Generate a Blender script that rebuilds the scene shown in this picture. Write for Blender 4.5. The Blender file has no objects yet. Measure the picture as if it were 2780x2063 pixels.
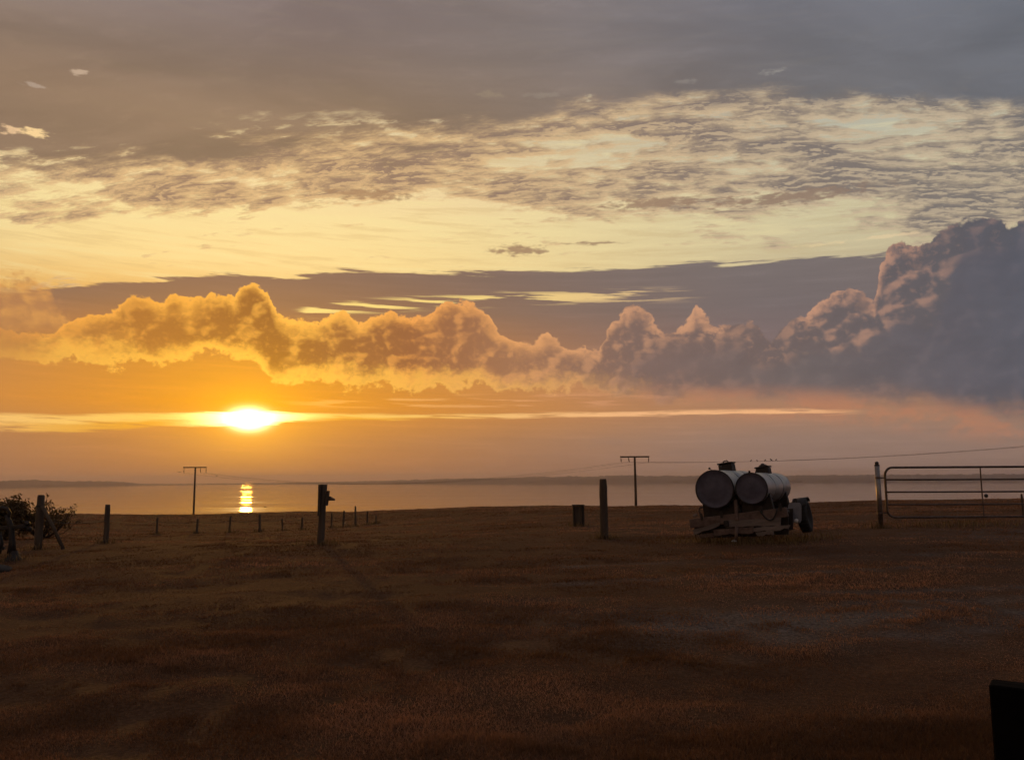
import bpy, math, random
import numpy as np
from mathutils import Matrix, Vector

random.seed(7)
rng = np.random.default_rng(7)
SC = bpy.context.scene
COL = SC.collection
R = math.radians

# ------------------------------------------------------------------ camera
PW, PH, F = 2780.0, 2063.0, 2182.0            # photograph size and focal length in its pixels
PITCH, ROLL, CAMZ = math.atan(267.5 / F), R(0.35), 1.35
CAM = Vector((0, 0, CAMZ))
fwd = Vector((0, math.cos(PITCH), math.sin(PITCH)))
up0 = Vector((0, -math.sin(PITCH), math.cos(PITCH)))
rt0 = Vector((1, 0, 0))
rt = rt0 * math.cos(ROLL) - up0 * math.sin(ROLL)
up = up0 * math.cos(ROLL) + rt0 * math.sin(ROLL)
cam_data = bpy.data.cameras.new('camera')
cam = bpy.data.objects.new('camera', cam_data)
COL.objects.link(cam)
cam_data.sensor_width = 36.0
cam_data.lens = 36.0 * F / PW
cam_data.clip_start = 0.05
cam_data.clip_end = 30000
cam.matrix_world = Matrix(((rt.x, up.x, -fwd.x, CAM.x), (rt.y, up.y, -fwd.y, CAM.y),
                           (rt.z, up.z, -fwd.z, CAM.z), (0, 0, 0, 1)))
SC.camera = cam


def ray(px, py):
    """direction in the place of a pixel of the photograph"""
    return (fwd + rt * ((px - PW / 2) / F) - up * ((py - PH / 2) / F)).normalized()


def at(px, py, Y):
    """the point at depth Y (metres ahead of the camera) seen at a pixel"""
    d = ray(px, py)
    return CAM + d * (Y / d.y)


def azel(px, py):
    d = ray(px, py)
    return math.atan2(d.x, d.y), math.asin(d.z)


def project(p):
    v = Vector(p) - CAM
    z = v.dot(fwd)
    return PW / 2 + F * v.dot(rt) / z, PH / 2 - F * v.dot(up) / z


SUN_AZ, SUN_EL = azel(676, 1138)

# ------------------------------------------------------------------ world: dusk sky built from nodes
W = bpy.data.worlds.new('World')
SC.world = W
W.use_nodes = True
NT = W.node_tree
NT.nodes.clear()
W.cycles.sampling_method = 'NONE'


def lin(r, g, b):
    def f(c):
        c /= 255.0
        return c / 12.92 if c <= 0.04045 else ((c + 0.055) / 1.055) ** 2.4
    return (f(r), f(g), f(b), 1.0)


class S:
    """a float value kept as a sum of scaled sockets, so that the node tree stays small"""
    def __init__(s, sock=None, terms=None, c=0.0):
        s.t = terms if terms is not None else [(sock, 1.0)]
        s.c = c
    def __add__(s, o):
        if not isinstance(o, S): return S(terms=s.t, c=s.c + o)
        t = list(s.t)
        for k, w in o.t:
            for i, (k2, w2) in enumerate(t):
                if k2 == k: t[i] = (k, w + w2); break
            else: t.append((k, w))
        return S(terms=t, c=s.c + o.c)
    __radd__ = __add__
    def __mul__(s, o):
        if not isinstance(o, S): return S(terms=[(k, w * o) for k, w in s.t], c=s.c * o)
        return M('MULTIPLY', s, o)
    __rmul__ = __mul__
    def __neg__(s): return s * -1.0
    def __sub__(s, o): return s + (o * -1.0 if isinstance(o, S) else -o)
    def __rsub__(s, o): return (s * -1.0) + o
    def __truediv__(s, o):
        if not isinstance(o, S): return s * (1.0 / o)
        return M('DIVIDE', s, o)
    def sock(s, drop=False):
        """the value as one socket (without its constant if drop)"""
        t = sorted(s.t, key=lambda p: p[1] != 1.0)
        c = 0.0 if drop else s.c
        k0, w0 = t[0]
        if w0 == 1.0 and (c == 0.0 or len(t) > 1): acc = k0; rest = c
        elif w0 == 1.0: acc = node('ADD', k0, c); rest = 0.0
        else: acc = node('MULTIPLY_ADD', k0, w0, c) if c else node('MULTIPLY', k0, w0); rest = 0.0
        for k, w in t[1:]:
            if w == 1.0: acc = node('ADD', acc, k)
            elif w == -1.0: acc = node('SUBTRACT', acc, k)
            else: acc = node('MULTIPLY_ADD', k, w, acc)
        if rest: acc = node('ADD', acc, rest)
        return acc


CACHE = {}


def node(op, *a):
    key = (op,) + tuple(x if isinstance(x, (int, float)) else (x.node.name, x.identifier) for x in a)
    if key not in CACHE:
        n = NT.nodes.new('ShaderNodeMath'); n.operation = op
        for i, v in enumerate(a):
            if isinstance(v, (int, float)): n.inputs[i].default_value = v
            else: NT.links.new(v, n.inputs[i])
        CACHE[key] = n.outputs[0]
    return CACHE[key]


def put(sock, v):
    if isinstance(v, S): NT.links.new(v.sock(), sock)
    elif hasattr(v, 'is_output'): NT.links.new(v, sock)
    else: sock.default_value = v


def M(op, *a):
    return S(node(op, *[v.sock() if isinstance(v, S) else v for v in a]))


def mn(a, b): return M('MINIMUM', a, b)
def mx(a, b): return M('MAXIMUM', a, b)
def ab(a): return M('ABSOLUTE', a)
def ex(a): return M('EXPONENT', a)


def sm(a, b, x, lo=0.0, hi=1.0, smooth=True):
    if not isinstance(a, S) and not isinstance(b, S):
        if len(x.t) == 1:
            k, w = x.t[0]
            a, b, x = (a - x.c) / w, (b - x.c) / w, S(k)
        else:
            a, b, x = a - x.c, b - x.c, S(x.sock(drop=True))
    n = NT.nodes.new('ShaderNodeMapRange')
    n.interpolation_type = 'SMOOTHSTEP' if smooth else 'LINEAR'
    n.clamp = True
    for i, v in zip((0, 1, 2, 3, 4), (x, a, b, lo, hi)): put(n.inputs[i], v)
    return S(n.outputs[0])


def vec(u, v):
    n = NT.nodes.new('ShaderNodeCombineXYZ')
    put(n.inputs[0], u); put(n.inputs[1], v)
    return n.outputs[0]


def noise(u, v, detail=4.0, rough=0.5, dist=0.0):
    n = NT.nodes.new('ShaderNodeTexNoise'); n.noise_dimensions = '2D'
    put(n.inputs['Vector'], vec(u, v))
    n.inputs['Scale'].default_value = 1.0
    n.inputs['Detail'].default_value = detail
    n.inputs['Roughness'].default_value = rough
    n.inputs['Distortion'].default_value = dist
    return S(n.outputs['Fac'])


def puffs(u, v, detail=2.0, rough=0.5):
    n = NT.nodes.new('ShaderNodeTexVoronoi'); n.voronoi_dimensions = '2D'; n.feature = 'F1'
    n.normalize = True
    put(n.inputs['Vector'], vec(u, v))
    n.inputs['Scale'].default_value = 1.0
    n.inputs['Detail'].default_value = detail
    n.inputs['Roughness'].default_value = rough
    return S(n.outputs['Distance'])


def ramp(x, stops, interp='LINEAR'):
    n = NT.nodes.new('ShaderNodeValToRGB'); cr = n.color_ramp; cr.interpolation = interp
    stops = sorted(stops)
    while len(cr.elements) < len(stops): cr.elements.new(0.5)
    for e, (p, c) in zip(cr.elements, stops): e.position = p; e.color = c
    put(n.inputs[0], x)
    return n.outputs[0]


def mixc(f, a, b, mode='MIX'):
    n = NT.nodes.new('ShaderNodeMix'); n.data_type = 'RGBA'; n.blend_type = mode; n.clamp_factor = True
    put(n.inputs[0], f)
    for i, v in ((6, a), (7, b)): put(n.inputs[i], v)
    return n.outputs[2]


def scalec(c, f):
    n = NT.nodes.new('ShaderNodeVectorMath'); n.operation = 'SCALE'
    put(n.inputs[0], c if hasattr(c, 'is_output') else c[:3]); put(n.inputs[3], f)
    return n.outputs[0]


AZ0, AZ1 = R(-40), R(40)


def curve(pts, smooth=True):
    """elevation of a sky line (in 1/F radians) from points of the photograph, as a function of azimuth"""
    pp = sorted((azel(x, y)[0], azel(x, y)[1] * F) for x, y in pts)
    lo = min(p[1] for p in pp) - 1; hi = max(p[1] for p in pp) + 1
    n = NT.nodes.new('ShaderNodeFloatCurve'); cm = n.mapping; c = cm.curves[0]
    ps = [((a - AZ0) / (AZ1 - AZ0), (e - lo) / (hi - lo)) for a, e in pp]
    ps = [(0.0, ps[0][1])] + ps + [(1.0, ps[-1][1])]
    while len(c.points) < len(ps): c.points.new(0.5, 0.5)
    for q, p in zip(c.points, ps):
        q.location = p; q.handle_type = 'AUTO_CLAMPED' if smooth else 'VECTOR'
    cm.update()
    put(n.inputs['Value'], AZN)
    return S(n.outputs[0]) * (hi - lo) + lo


def vcurve(pts):
    """any value along azimuth: (photo x, value) points"""
    pp = sorted((azel(x, 1000)[0], y) for x, y in pts)
    lo = min(p[1] for p in pp) - 1e-3; hi = max(p[1] for p in pp) + 1e-3
    n = NT.nodes.new('ShaderNodeFloatCurve'); cm = n.mapping; c = cm.curves[0]
    ps = [((a - AZ0) / (AZ1 - AZ0), (e - lo) / (hi - lo)) for a, e in pp]
    ps = [(0.0, ps[0][1])] + ps + [(1.0, ps[-1][1])]
    while len(c.points) < len(ps): c.points.new(0.5, 0.5)
    for q, p in zip(c.points, ps):
        q.location = p; q.handle_type = 'AUTO_CLAMPED'
    cm.update()
    put(n.inputs['Value'], AZN)
    return S(n.outputs[0]) * (hi - lo) + lo


tc = NT.nodes.new('ShaderNodeTexCoord')
nrm = NT.nodes.new('ShaderNodeVectorMath'); nrm.operation = 'NORMALIZE'
NT.links.new(tc.outputs['Generated'], nrm.inputs[0])
sp = NT.nodes.new('ShaderNodeSeparateXYZ'); NT.links.new(nrm.outputs[0], sp.inputs[0])
DX, DY, DZ = (S(sp.outputs[i]) for i in range(3))
AZ = M('ARCTAN2', DX, DY)
EL = M('ARCSINE', DZ)
AZN = sm(AZ0, AZ1, AZ, smooth=False)
U, V = AZ * F, EL * F                                   # sky coordinates, about one photo pixel a unit
DA = ab(AZ - SUN_AZ)                                    # bearing off the sun
TW = sm(0.0, R(54), DA, smooth=False)                   # 0 at the sun's bearing .. 1 far from it


def vy(y, x=1390): return azel(x, y)[1] * F             # elevation of a photo row
def ey(y, x=1390):                                      # the same, as a ramp position
    return (vy(y, x) - VLO) / (VHI - VLO)


VLO, VHI = vy(1300) - 10, vy(0)
TV = sm(VLO, VHI, V, smooth=False)

STREAK = noise(U / 230.0 + 3.7, V / 11.0 + U / 600.0, 5, 0.55)           # long level streaks, shared by several layers
SCRAP = noise(U / 34.0, V / 11.0 + 4.0, 4, 0.6)                          # torn scraps of cloud

# -- the clear air: real sky model tinting two measured dusk gradients
c_sun = ramp(TV, [(ey(1300), lin(160, 110, 68)), (ey(1220), lin(176, 120, 64)), (ey(1130), lin(220, 150, 60)),
                  (ey(1000), lin(225, 160, 66)), (ey(850), lin(238, 180, 90)), (ey(740), lin(254, 221, 148)),
                  (ey(620), lin(253, 226, 160)), (ey(540), lin(248, 219, 162)), (ey(420), lin(236, 210, 158)),
                  (ey(200), lin(214, 194, 160)), (1.0, lin(170, 160, 152))])
c_far = ramp(TV, [(ey(1300), lin(150, 124, 112)), (ey(1220), lin(158, 130, 114)), (ey(1130), lin(176, 134, 108)),
                  (ey(1000), lin(160, 128, 112)), (ey(850), lin(170, 150, 125)), (ey(720), lin(202, 189, 154)),
                  (ey(640), lin(208, 197, 160)), (ey(540), lin(208, 197, 164)), (ey(420), lin(186, 184, 166)),
                  (ey(200), lin(164, 167, 163)), (1.0, lin(150, 156, 160))])
clear = mixc(sm(0.08, 0.85, TW), c_sun, c_far)
# thin bright wisps in the clear band
wisp = noise(U / 260.0 + V / 160.0, V / 22.0 + U / 900.0, 7, 0.62)
clear = mixc(sm(0.48, 0.72, wisp) * 0.4, clear, mixc(TW, lin(255, 232, 160), lin(222, 210, 170)))
clear = mixc(sm(0.50, 0.32, wisp) * 0.28, clear, mixc(TW, lin(222, 180, 112), lin(178, 164, 132)))

# -- high broken altocumulus, turning into a closed deck overhead
PZ = mx(DZ, 0.0) + 0.20
QX, QY = DX / PZ, DY / PZ
big = noise(QX * 2.9 + 1.3, QY * 8.0 + 2.0, 4, 0.55)
CX, CY = QX * 13.0 + big * 0.9, QY * 33.0 + QX * 4.0 + big * 1.4
cells = noise(CX, CY, 8, 0.66)
cells2 = noise(CX + 0.10, CY + 0.30, 6, 0.66)
deck = curve([(0, 462), (200, 452), (420, 428), (600, 402), (900, 384), (1150, 364), (1390, 335), (1600, 292), (1850, 262),
              (2100, 250), (2400, 256), (2600, 275), (2780, 295)])
lowe = curve([(0, 600), (300, 585), (560, 575), (760, 575), (1000, 550), (1300, 545), (1500, 560), (1800, 580), (2000, 590),
              (2200, 575), (2400, 600), (2780, 650)])
hdeck = (V - deck) + (big - 0.5) * 210.0 + (cells - 0.5) * 130.0
cov_deck = sm(-40.0, 44.0, hdeck)
hb = (V - lowe) / (deck - lowe)                          # 0 at the lower fringe .. 1 at the deck
thr = sm(-0.25, 0.22, hb, 0.82, 0.44) - sm(0.55, 1.1, hb) * 0.08
cell_v = cells + (big - 0.5) * 0.95 + sm(0.35, 0.95, TW) * 0.10
a_cell = sm(thr - 0.16, thr + 0.06, cell_v)
a_high = mx(a_cell, cov_deck)
thick = mx(sm(thr - 0.03, thr + 0.24, cell_v), cov_deck)
hi_lit = mixc(sm(0.05, 0.9, TW), lin(222, 182, 128), lin(194, 174, 146))
hi_dark = mixc(sm(0.0, 0.95, TW), lin(152, 121, 100), lin(122, 114, 111))
TA = sm(R(-36), R(36), AZ, smooth=False)
deck_lo = ramp(TA, [(0.0, lin(136, 110, 90)), (0.35, lin(142, 116, 92)), (0.6, lin(130, 113, 103)), (0.8, lin(108, 105, 108)), (1.0, lin(97, 100, 110))])
deck_hi = ramp(TA, [(0.0, lin(130, 116, 112)), (0.3, lin(132, 115, 111)), (0.5, lin(127, 115, 112)), (0.75, lin(113, 111, 118)), (1.0, lin(107, 111, 122))])
deck_c = mixc(sm(vy(400), vy(40), V), deck_lo, deck_hi)
dn = noise(QX * 2.0 + 7.0, QY * 6.0 + 3.0, 5, 0.5, 0.4)
deck_c = mixc(sm(0.42, 0.75, dn) * 0.45, deck_c, scalec(deck_c, 1.34))
deck_c = mixc(sm(0.55, 0.3, dn) * 0.45, deck_c, scalec(deck_c, 0.72))
deck_c = mixc(sm(0.52, 0.70, cells) * 0.16, deck_c, scalec(deck_c, 1.4))
hi_c = mixc(thick, hi_lit, hi_dark)
relief = (cells - cells2)
hi_c = mixc(sm(0.0, 0.07, relief) * 0.62, hi_c, scalec(hi_lit, 1.12))
hi_c = mixc(sm(0.0, -0.07, relief) * 0.36, hi_c, scalec(hi_dark, 0.88))
hi_c = mixc(cov_deck, hi_c, deck_c)
sky = mixc(a_high * 0.95, clear, hi_c)
# small lens-shaped clouds under the fringe
UV = vec(U, V)
SCR = S((SCRAP * 1.7 + 0.02).sock())
def lens(px, py, w, h, amount):
    a, e = azel(px, py)
    n = NT.nodes.new('ShaderNodeVectorMath'); n.operation = 'MULTIPLY_ADD'
    put(n.inputs[0], UV); n.inputs[1].default_value = (1 / w, 1 / h, 0); n.inputs[2].default_value = (-a * F / w, -e * F / h, 0)
    l = NT.nodes.new('ShaderNodeVectorMath'); l.operation = 'LENGTH'
    NT.links.new(n.outputs[0], l.inputs[0])
    return sm(0.20, 0.70, S(l.outputs['Value']) * -0.62 + SCR, 0.0, amount)
for px, py, w, h, a_, s_ in ((1405, 680, 90, 15, 0.9, 1.1), (1620, 660, 80, 6, 0.8, 9.3), (1780, 552, 170, 17, 0.85, 5.7),
                             (2150, 535, 230, 19, 0.9, 3.3), (1000, 528, 120, 18, 0.8, 12.1)):
    sky = mixc(lens(px, py, w, h, a_), sky, mixc(TW, lin(176, 136, 96), lin(132, 118, 110)))
# bright gaps in the deck and torn scraps
for px, py, w, h, a_, s_, cc in ((92, 360, 38, 12, 1.0, 2.2, (252, 214, 154)), (30, 354, 22, 11, 0.9, 8.2, (236, 196, 150)),
                                 (216, 198, 18, 9, 0.75, 4.4, (206, 178, 152)), (90, 229, 26, 7, 0.6, 6.1, (190, 168, 150)),
                                 (2105, 196, 38, 8, 0.3, 7.7, (186, 180, 168)), (1480, 258, 60, 9, 0.2, 3.9, (176, 164, 146)),
                                 (1860, 222, 30, 8, 0.22, 1.9, (178, 170, 160)), (1330, 256, 40, 12, 0.2, 1.2, (182, 164, 130)),
                                 (2230, 665, 60, 5, 0.5, 2.9, (232, 208, 160)), (2420, 640, 110, 5, 0.5, 6.9, (236, 208, 164))):
    sky = mixc(lens(px, py, w, h, a_), sky, lin(*cc))

# -- dark stratus shelf behind the cumulus bank
st_top = curve([(0, 786), (150, 782), (300, 768), (450, 758), (620, 748), (760, 752), (900, 742), (1100, 738), (1390, 738),
                (1600, 735), (1800, 722), (2000, 712), (2200, 700), (2400, 690), (2600, 680), (2780, 670)])
sn = noise(U / 210.0, V / 30.0, 5, 0.6)
hs = st_top - V + (sn - 0.5) * 40.0 + (STREAK - 0.5) * 34.0
a_st = sm(-4.0, 5.0, hs)
s_sun = ramp(TV, [(ey(1300), lin(164, 111, 76)), (ey(1200), lin(180, 122, 72)), (ey(1100), lin(216, 138, 42)), (ey(1000), lin(204, 134, 50)),
                  (ey(920), lin(178, 118, 64)), (ey(850), lin(146, 108, 80)), (ey(760), lin(132, 104, 88))])
s_far = ramp(TV, [(ey(1300), lin(142, 117, 106)), (ey(1200), lin(152, 124, 110)), (ey(1120), lin(172, 128, 100)), (ey(1060), lin(170, 128, 108)),
                  (ey(960), lin(126, 108, 108)), (ey(850), lin(118, 107, 107)), (ey(720), lin(121, 111, 109))])
st_c = mixc(sm(0.06, 0.72, TW), s_sun, s_far)
sn2 = STREAK * 0.6 + sn * 0.4
st_c = mixc(sm(0.5, 0.75, sn2) * 0.30, st_c, scalec(st_c, 1.35))
st_c = mixc(sm(0.5, 0.3, sn2) * 0.22, st_c, scalec(st_c, 0.75))
# slits of light through the shelf
sline0 = curve([(0, 880), (780, 862), (860, 842), (1000, 832), (1240, 818), (1500, 808), (1850, 800), (2100, 822), (2780, 840)])
dsl = ab(V - sline0)
slit_m = sm(26.0, 4.0, dsl) * sm(azel(780, 850)[0], azel(840, 850)[0], AZ) * sm(azel(1950, 850)[0], azel(1700, 850)[0], AZ)
slit_n = STREAK
st_c = mixc(sm(0.50, 0.62, slit_n + sm(16.0, 0.0, dsl) * 0.06) * slit_m, st_c, mixc(sm(0.1, 0.75, TW), lin(255, 222, 130), lin(214, 176, 140)))
sky = mixc(a_st, sky, st_c)

# -- cumulus bank
ctop = curve([(0, 905), (40, 925), (130, 905), (200, 872), (280, 862), (330, 835), (350, 812), (400, 812), (440, 838), (470, 802), (510, 830), (560, 814),
              (610, 808), (640, 822), (656, 795), (682, 776), (712, 782), (735, 808), (742, 850), (790, 880), (850, 886), (900, 862),
              (935, 852), (975, 892), (1010, 868), (1060, 850), (1110, 860), (1165, 868), (1200, 836), (1240, 820), (1290, 832), (1325, 862),
              (1345, 896), (1400, 940), (1450, 935), (1490, 916), (1530, 945), (1590, 955), (1625, 972), (1645, 920), (1668, 876), (1700, 846),
              (1730, 842), (1762, 862), (1790, 890), (1812, 910), (1842, 888), (1874, 868), (1892, 832), (1912, 868), (1950, 888), (2000, 886),
              (2050, 890), (2080, 925), (2100, 932), (2120, 898), (2150, 878), (2190, 858), (2230, 828), (2270, 798), (2310, 786), (2345, 800),
              (2375, 826), (2392, 730), (2415, 682), (2445, 662), (2480, 680), (2520, 668), (2560, 638), (2610, 618), (2660, 600), (2700, 608),
              (2740, 620), (2780, 600)], smooth=False)
cbot = curve([(0, 948), (100, 960), (250, 968), (400, 974), (480, 982), (560, 970), (690, 976), (730, 1020), (800, 1036), (870, 1046), (930, 1030),
              (1000, 1042), (1150, 1052), (1250, 1042), (1390, 1052), (1600, 1060), (1700, 1066), (1900, 1086), (2100, 1096),
              (2300, 1104), (2500, 1124), (2650, 1142), (2780, 1150)])
cw = noise(U / 120.0 + 5.0, V / 120.0, 3, 0.5) - 0.5
PU, PV = U + cw * 50.0, V + cw * 26.0
pf = puffs(PU / 88.0, PV / 66.0, 3.0, 0.46)
fine = noise(U / 24.0 + 9.0, V / 20.0, 6, 0.66)
LX, LY = 19.0, -11.0
pf2 = puffs((PU - LX) / 88.0, (PV - LY) / 66.0, 2.0, 0.46)
d_top = ctop - V + (0.46 - pf) * 62.0 + (fine - 0.5) * 32.0
softr = sm(azel(1500, 900)[0], azel(2300, 900)[0], AZ)
d_bot = V - cbot + (fine - 0.5) * 60.0 + (cw * 90.0) + (0.45 - pf) * 50.0
a_ct = sm(-1.0, 6.0, d_top)
a_cb = sm(-5.0, 10.0 + softr * 80.0, d_bot)
fade_l = sm(azel(10, 900)[0], azel(190, 900)[0], AZ, 0.45, 1.0)
a_cu = a_ct * a_cb * fade_l
dd = mn(d_top, d_bot * 0.75 + softr * 50.0)
bulk = noise(U / 150.0 + 2.2, V / 70.0 + 1.0, 4, 0.55)
def blob(px, py, w, h):
    a, e = azel(px, py)
    n = NT.nodes.new('ShaderNodeVectorMath'); n.operation = 'MULTIPLY_ADD'
    put(n.inputs[0], UV); n.inputs[1].default_value = (1 / w, 1 / h, 0); n.inputs[2].default_value = (-a * F / w, -e * F / h, 0)
    l = NT.nodes.new('ShaderNodeVectorMath'); l.operation = 'LENGTH'
    NT.links.new(n.outputs[0], l.inputs[0])
    return S(l.outputs['Value'])
# where the low light reaches the right-hand towers
reach = mn(mn(blob(2290, 870, 140, 90), blob(2450, 770, 110, 110)), mn(blob(1715, 890, 100, 75), blob(1900, 870, 90, 60)))
reach = sm(1.25, 0.45, reach + (fine - 0.5) * 0.7)
litr = mx(reach, sm(azel(1800, 900)[0], azel(1500, 900)[0], AZ))
core = sm(6.0, 52.0, dd + (bulk - 0.5) * 70.0 + (fine - 0.5) * 30.0 + (1.0 - litr) * 46.0)
lit_c = ramp(TA, [(0.0, lin(214, 142, 68)), (0.18, lin(238, 166, 66)), (0.3, lin(248, 180, 74)), (0.40, lin(232, 156, 78)), (0.5, lin(216, 152, 96)),
                  (0.62, lin(204, 150, 114)), (0.8, lin(198, 148, 120)), (1.0, lin(160, 128, 118))])
drk_c = ramp(TA, [(0.0, lin(190, 134, 74)), (0.15, lin(166, 106, 48)), (0.27, lin(140, 88, 42)), (0.40, lin(144, 91, 60)), (0.5, lin(158, 112, 84)),
                  (0.62, lin(126, 102, 95)), (0.8, lin(108, 97, 98)), (1.0, lin(86, 89, 98))])
rel = pf2 - pf
cu_c = mixc(core, lit_c, drk_c)
cu_c = mixc(sm(0.0, 0.18, rel) * (0.30 + litr * 0.25), cu_c, scalec(lit_c, 1.10))
cu_c = mixc(sm(0.0, -0.18, rel) * (0.30 + softr * 0.25), cu_c, scalec(drk_c, 0.92))
cu_c = mixc(sm(0.52, 0.72, fine) * 0.24, cu_c, scalec(lit_c, 1.05))
cu_c = mixc(sm(0.48, 0.30, fine) * 0.20, cu_c, scalec(drk_c, 0.95))
rim = sm(20.0, 1.0, d_top) * sm(0.62, 0.2, TW)
cu_c = mixc(rim * 0.6, cu_c, scalec(lit_c, 1.25))
under = sm(60.0, 0.0, d_bot) * sm(0.9, 0.15, TW)
cu_c = mixc(under * 0.65, cu_c, mixc(sm(0.05, 0.7, TW), lin(255, 196, 74), lin(204, 144, 104)))
# the ragged cloud at the left edge stands behind the bank
ltop = curve([(0, 772), (60, 768), (110, 790), (160, 830), (200, 880), (240, 930), (300, 1000), (2780, 1300)])
d_l = ltop - V + (0.5 - pf) * 90.0 + (fine - 0.5) * 80.0
a_l = sm(-4.0, 26.0, d_l) * sm(vy(965), vy(900), V + (fine - 0.5) * 60.0)
sky = mixc(a_l * 0.75, sky, mixc(sm(-0.15, 0.15, rel), lin(182, 126, 80), lin(220, 156, 84)))
sky = mixc(a_cu, sky, cu_c)
# the nearer, darker mass in front of it on the right
ftop = curve([(0, 1400), (1600, 1180), (1660, 1060), (1700, 1000), (1800, 955), (1880, 930), (1960, 930), (2030, 960), (2080, 985), (2130, 960),
              (2200, 925), (2290, 930), (2380, 890), (2440, 860), (2500, 850), (2560, 800), (2600, 690), (2650, 640), (2720, 640), (2780, 615)])
d_f = ftop - V + (0.5 - pf) * 90.0 + (fine - 0.5) * 34.0 + (bulk - 0.5) * 60.0
a_f = sm(-14.0, 64.0, d_f - reach * 55.0) * sm(-10.0, 90.0, V - cbot + (bulk - 0.5) * 90.0 + (fine - 0.5) * 30.0)
f_c = ramp(TA, [(0.5, lin(150, 112, 90)), (0.62, lin(122, 100, 95)), (0.78, lin(104, 95, 96)), (0.9, lin(93, 90, 98)), (1.0, lin(84, 87, 99))])
f_c = mixc(sm(0.35, 0.7, bulk) * 0.35, f_c, scalec(f_c, 1.28))
f_c = mixc(sm(0.0, 0.25, rel) * 0.30, f_c, scalec(f_c, 1.30))
f_c = mixc(sm(0.0, -0.25, rel) * 0.25, f_c, scalec(f_c, 0.82))
sky = mixc(a_f * 0.92, sky, f_c)
# warm light on the underside of the right-hand mass
ub = sm(-70.0, 0.0, V - cbot) * sm(60.0, 0.0, V - cbot) * sm(azel(1500, 900)[0], azel(2100, 900)[0], AZ)
sky = mixc(ub * sm(0.36, 0.66, bulk + (fine - 0.5) * 0.5) * 0.6, sky, lin(196, 130, 96))

# -- bright slit along the horizon, where the sun stands
sline = curve([(0, 1146), (300, 1144), (500, 1138), (676, 1136), (900, 1132), (1200, 1131), (1400, 1128), (1800, 1122), (2100, 1118), (2350, 1118), (2780, 1116)])
swid = vcurve([(0, 22), (300, 21), (420, 19), (560, 18), (676, 18), (780, 14), (900, 10), (1000, 10), (1200, 7), (1500, 8), (1800, 8), (2100, 8), (2300, 6), (2420, 1), (2780, 0.5)])
stn = noise(U / 150.0 + 6.7, V / 7.0 + U / 420.0, 5, 0.6)
ds = swid - ab(V - sline + (stn - 0.5) * 16.0)
a_sl = sm(-2.0, 6.0, ds) * sm(azel(2420, 1120)[0], azel(2150, 1120)[0], AZ)
a_sl = a_sl * sm(0.26, 0.50, stn + ex(M('MULTIPLY', AZ - SUN_AZ, AZ - SUN_AZ) * (-1.0 / 0.0064)) * 0.3)
sl_c = mixc(sm(0.02, 0.55, TW), lin(250, 206, 96), lin(250, 188, 134))
sl_c = mixc(sm(4.0, -6.0, V - sline + (stn - 0.5) * 20.0) * sm(0.36, 0.1, TW) * 0.9, sl_c, lin(226, 156, 40))
sky = mixc(a_sl * 0.95, sky, sl_c)
# thin lit streaks just over it
sl2 = STREAK
m2 = sm(vy(1112), vy(1100), V) * sm(vy(1062), vy(1085), V) * sm(azel(720, 1100)[0], azel(900, 1100)[0], AZ) * sm(azel(1950, 1100)[0], azel(1500, 1100)[0], AZ)
sky = mixc(sm(0.52, 0.62, sl2) * m2 * 0.75, sky, mixc(sm(0.05, 0.5, TW), lin(246, 176, 84), lin(214, 152, 112)))
# soft billows of haze low on the right
lo_n = noise(U / 120.0 + 1.0, V / 40.0 + 6.0, 4, 0.55)
m3 = sm(vy(1160), vy(1200), V) * sm(0.3, 0.6, TW)
sky = mixc(sm(0.5, 0.7, lo_n) * m3 * 0.3, sky, lin(146, 120, 110))

# -- the sun: glare round the disc, spread along the slit
du = (U - SUN_AZ * F); dv = (V - SUN_EL * F)
r2 = du * du + dv * dv
g_wide = ex(M('SQRT', du * du * 0.55 + dv * dv) * (-1.0 / 165.0))
g_mid = ex(M('SQRT', du * du * 0.55 + dv * dv) * (-1.0 / 62.0))
g_disc = ex((du * du * 0.42 + dv * dv * 1.35) * (-1.0 / (24.0 * 24.0)))
g_slit = ex(du * du * (-1.0 / (105.0 * 105.0))) * a_sl
def addc(base, col, f):
    return mixc(1.0, base, scalec(col, f), 'ADD')
sky = addc(sky, (0.76, 0.27, -0.05), g_wide * 0.45)
sky = addc(sky, (1.0, 0.54, 0.0), g_mid * 0.75)
sky = addc(sky, (1.0, 0.80, 0.45), g_disc * 9.0)
sky = addc(sky, (1.0, 0.78, 0.34), g_slit * 3.6)

# -- overhead and behind: the same closed grey deck; below the horizon: dull ground light
sky = mixc(sm(0.0, -0.05, EL), sky, mixc(TW, lin(120, 92, 66), lin(96, 86, 82)))
nish = NT.nodes.new('ShaderNodeTexSky'); nish.sky_type = 'NISHITA'; nish.sun_disc = False
nish.sun_elevation = SUN_EL; nish.sun_rotation = SUN_AZ
nish.air_density = 1.4; nish.dust_density = 3.0; nish.ozone_density = 1.5
bg1 = NT.nodes.new('ShaderNodeBackground'); NT.links.new(sky, bg1.inputs[0]); bg1.inputs[1].default_value = 0.96
bg2 = NT.nodes.new('ShaderNodeBackground'); NT.links.new(nish.outputs[0], bg2.inputs[0]); bg2.inputs[1].default_value = 0.004
adds = NT.nodes.new('ShaderNodeAddShader')
NT.links.new(bg1.outputs[0], adds.inputs[0]); NT.links.new(bg2.outputs[0], adds.inputs[1])
wo = NT.nodes.new('ShaderNodeOutputWorld'); NT.links.new(adds.outputs[0], wo.inputs[0])

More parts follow.
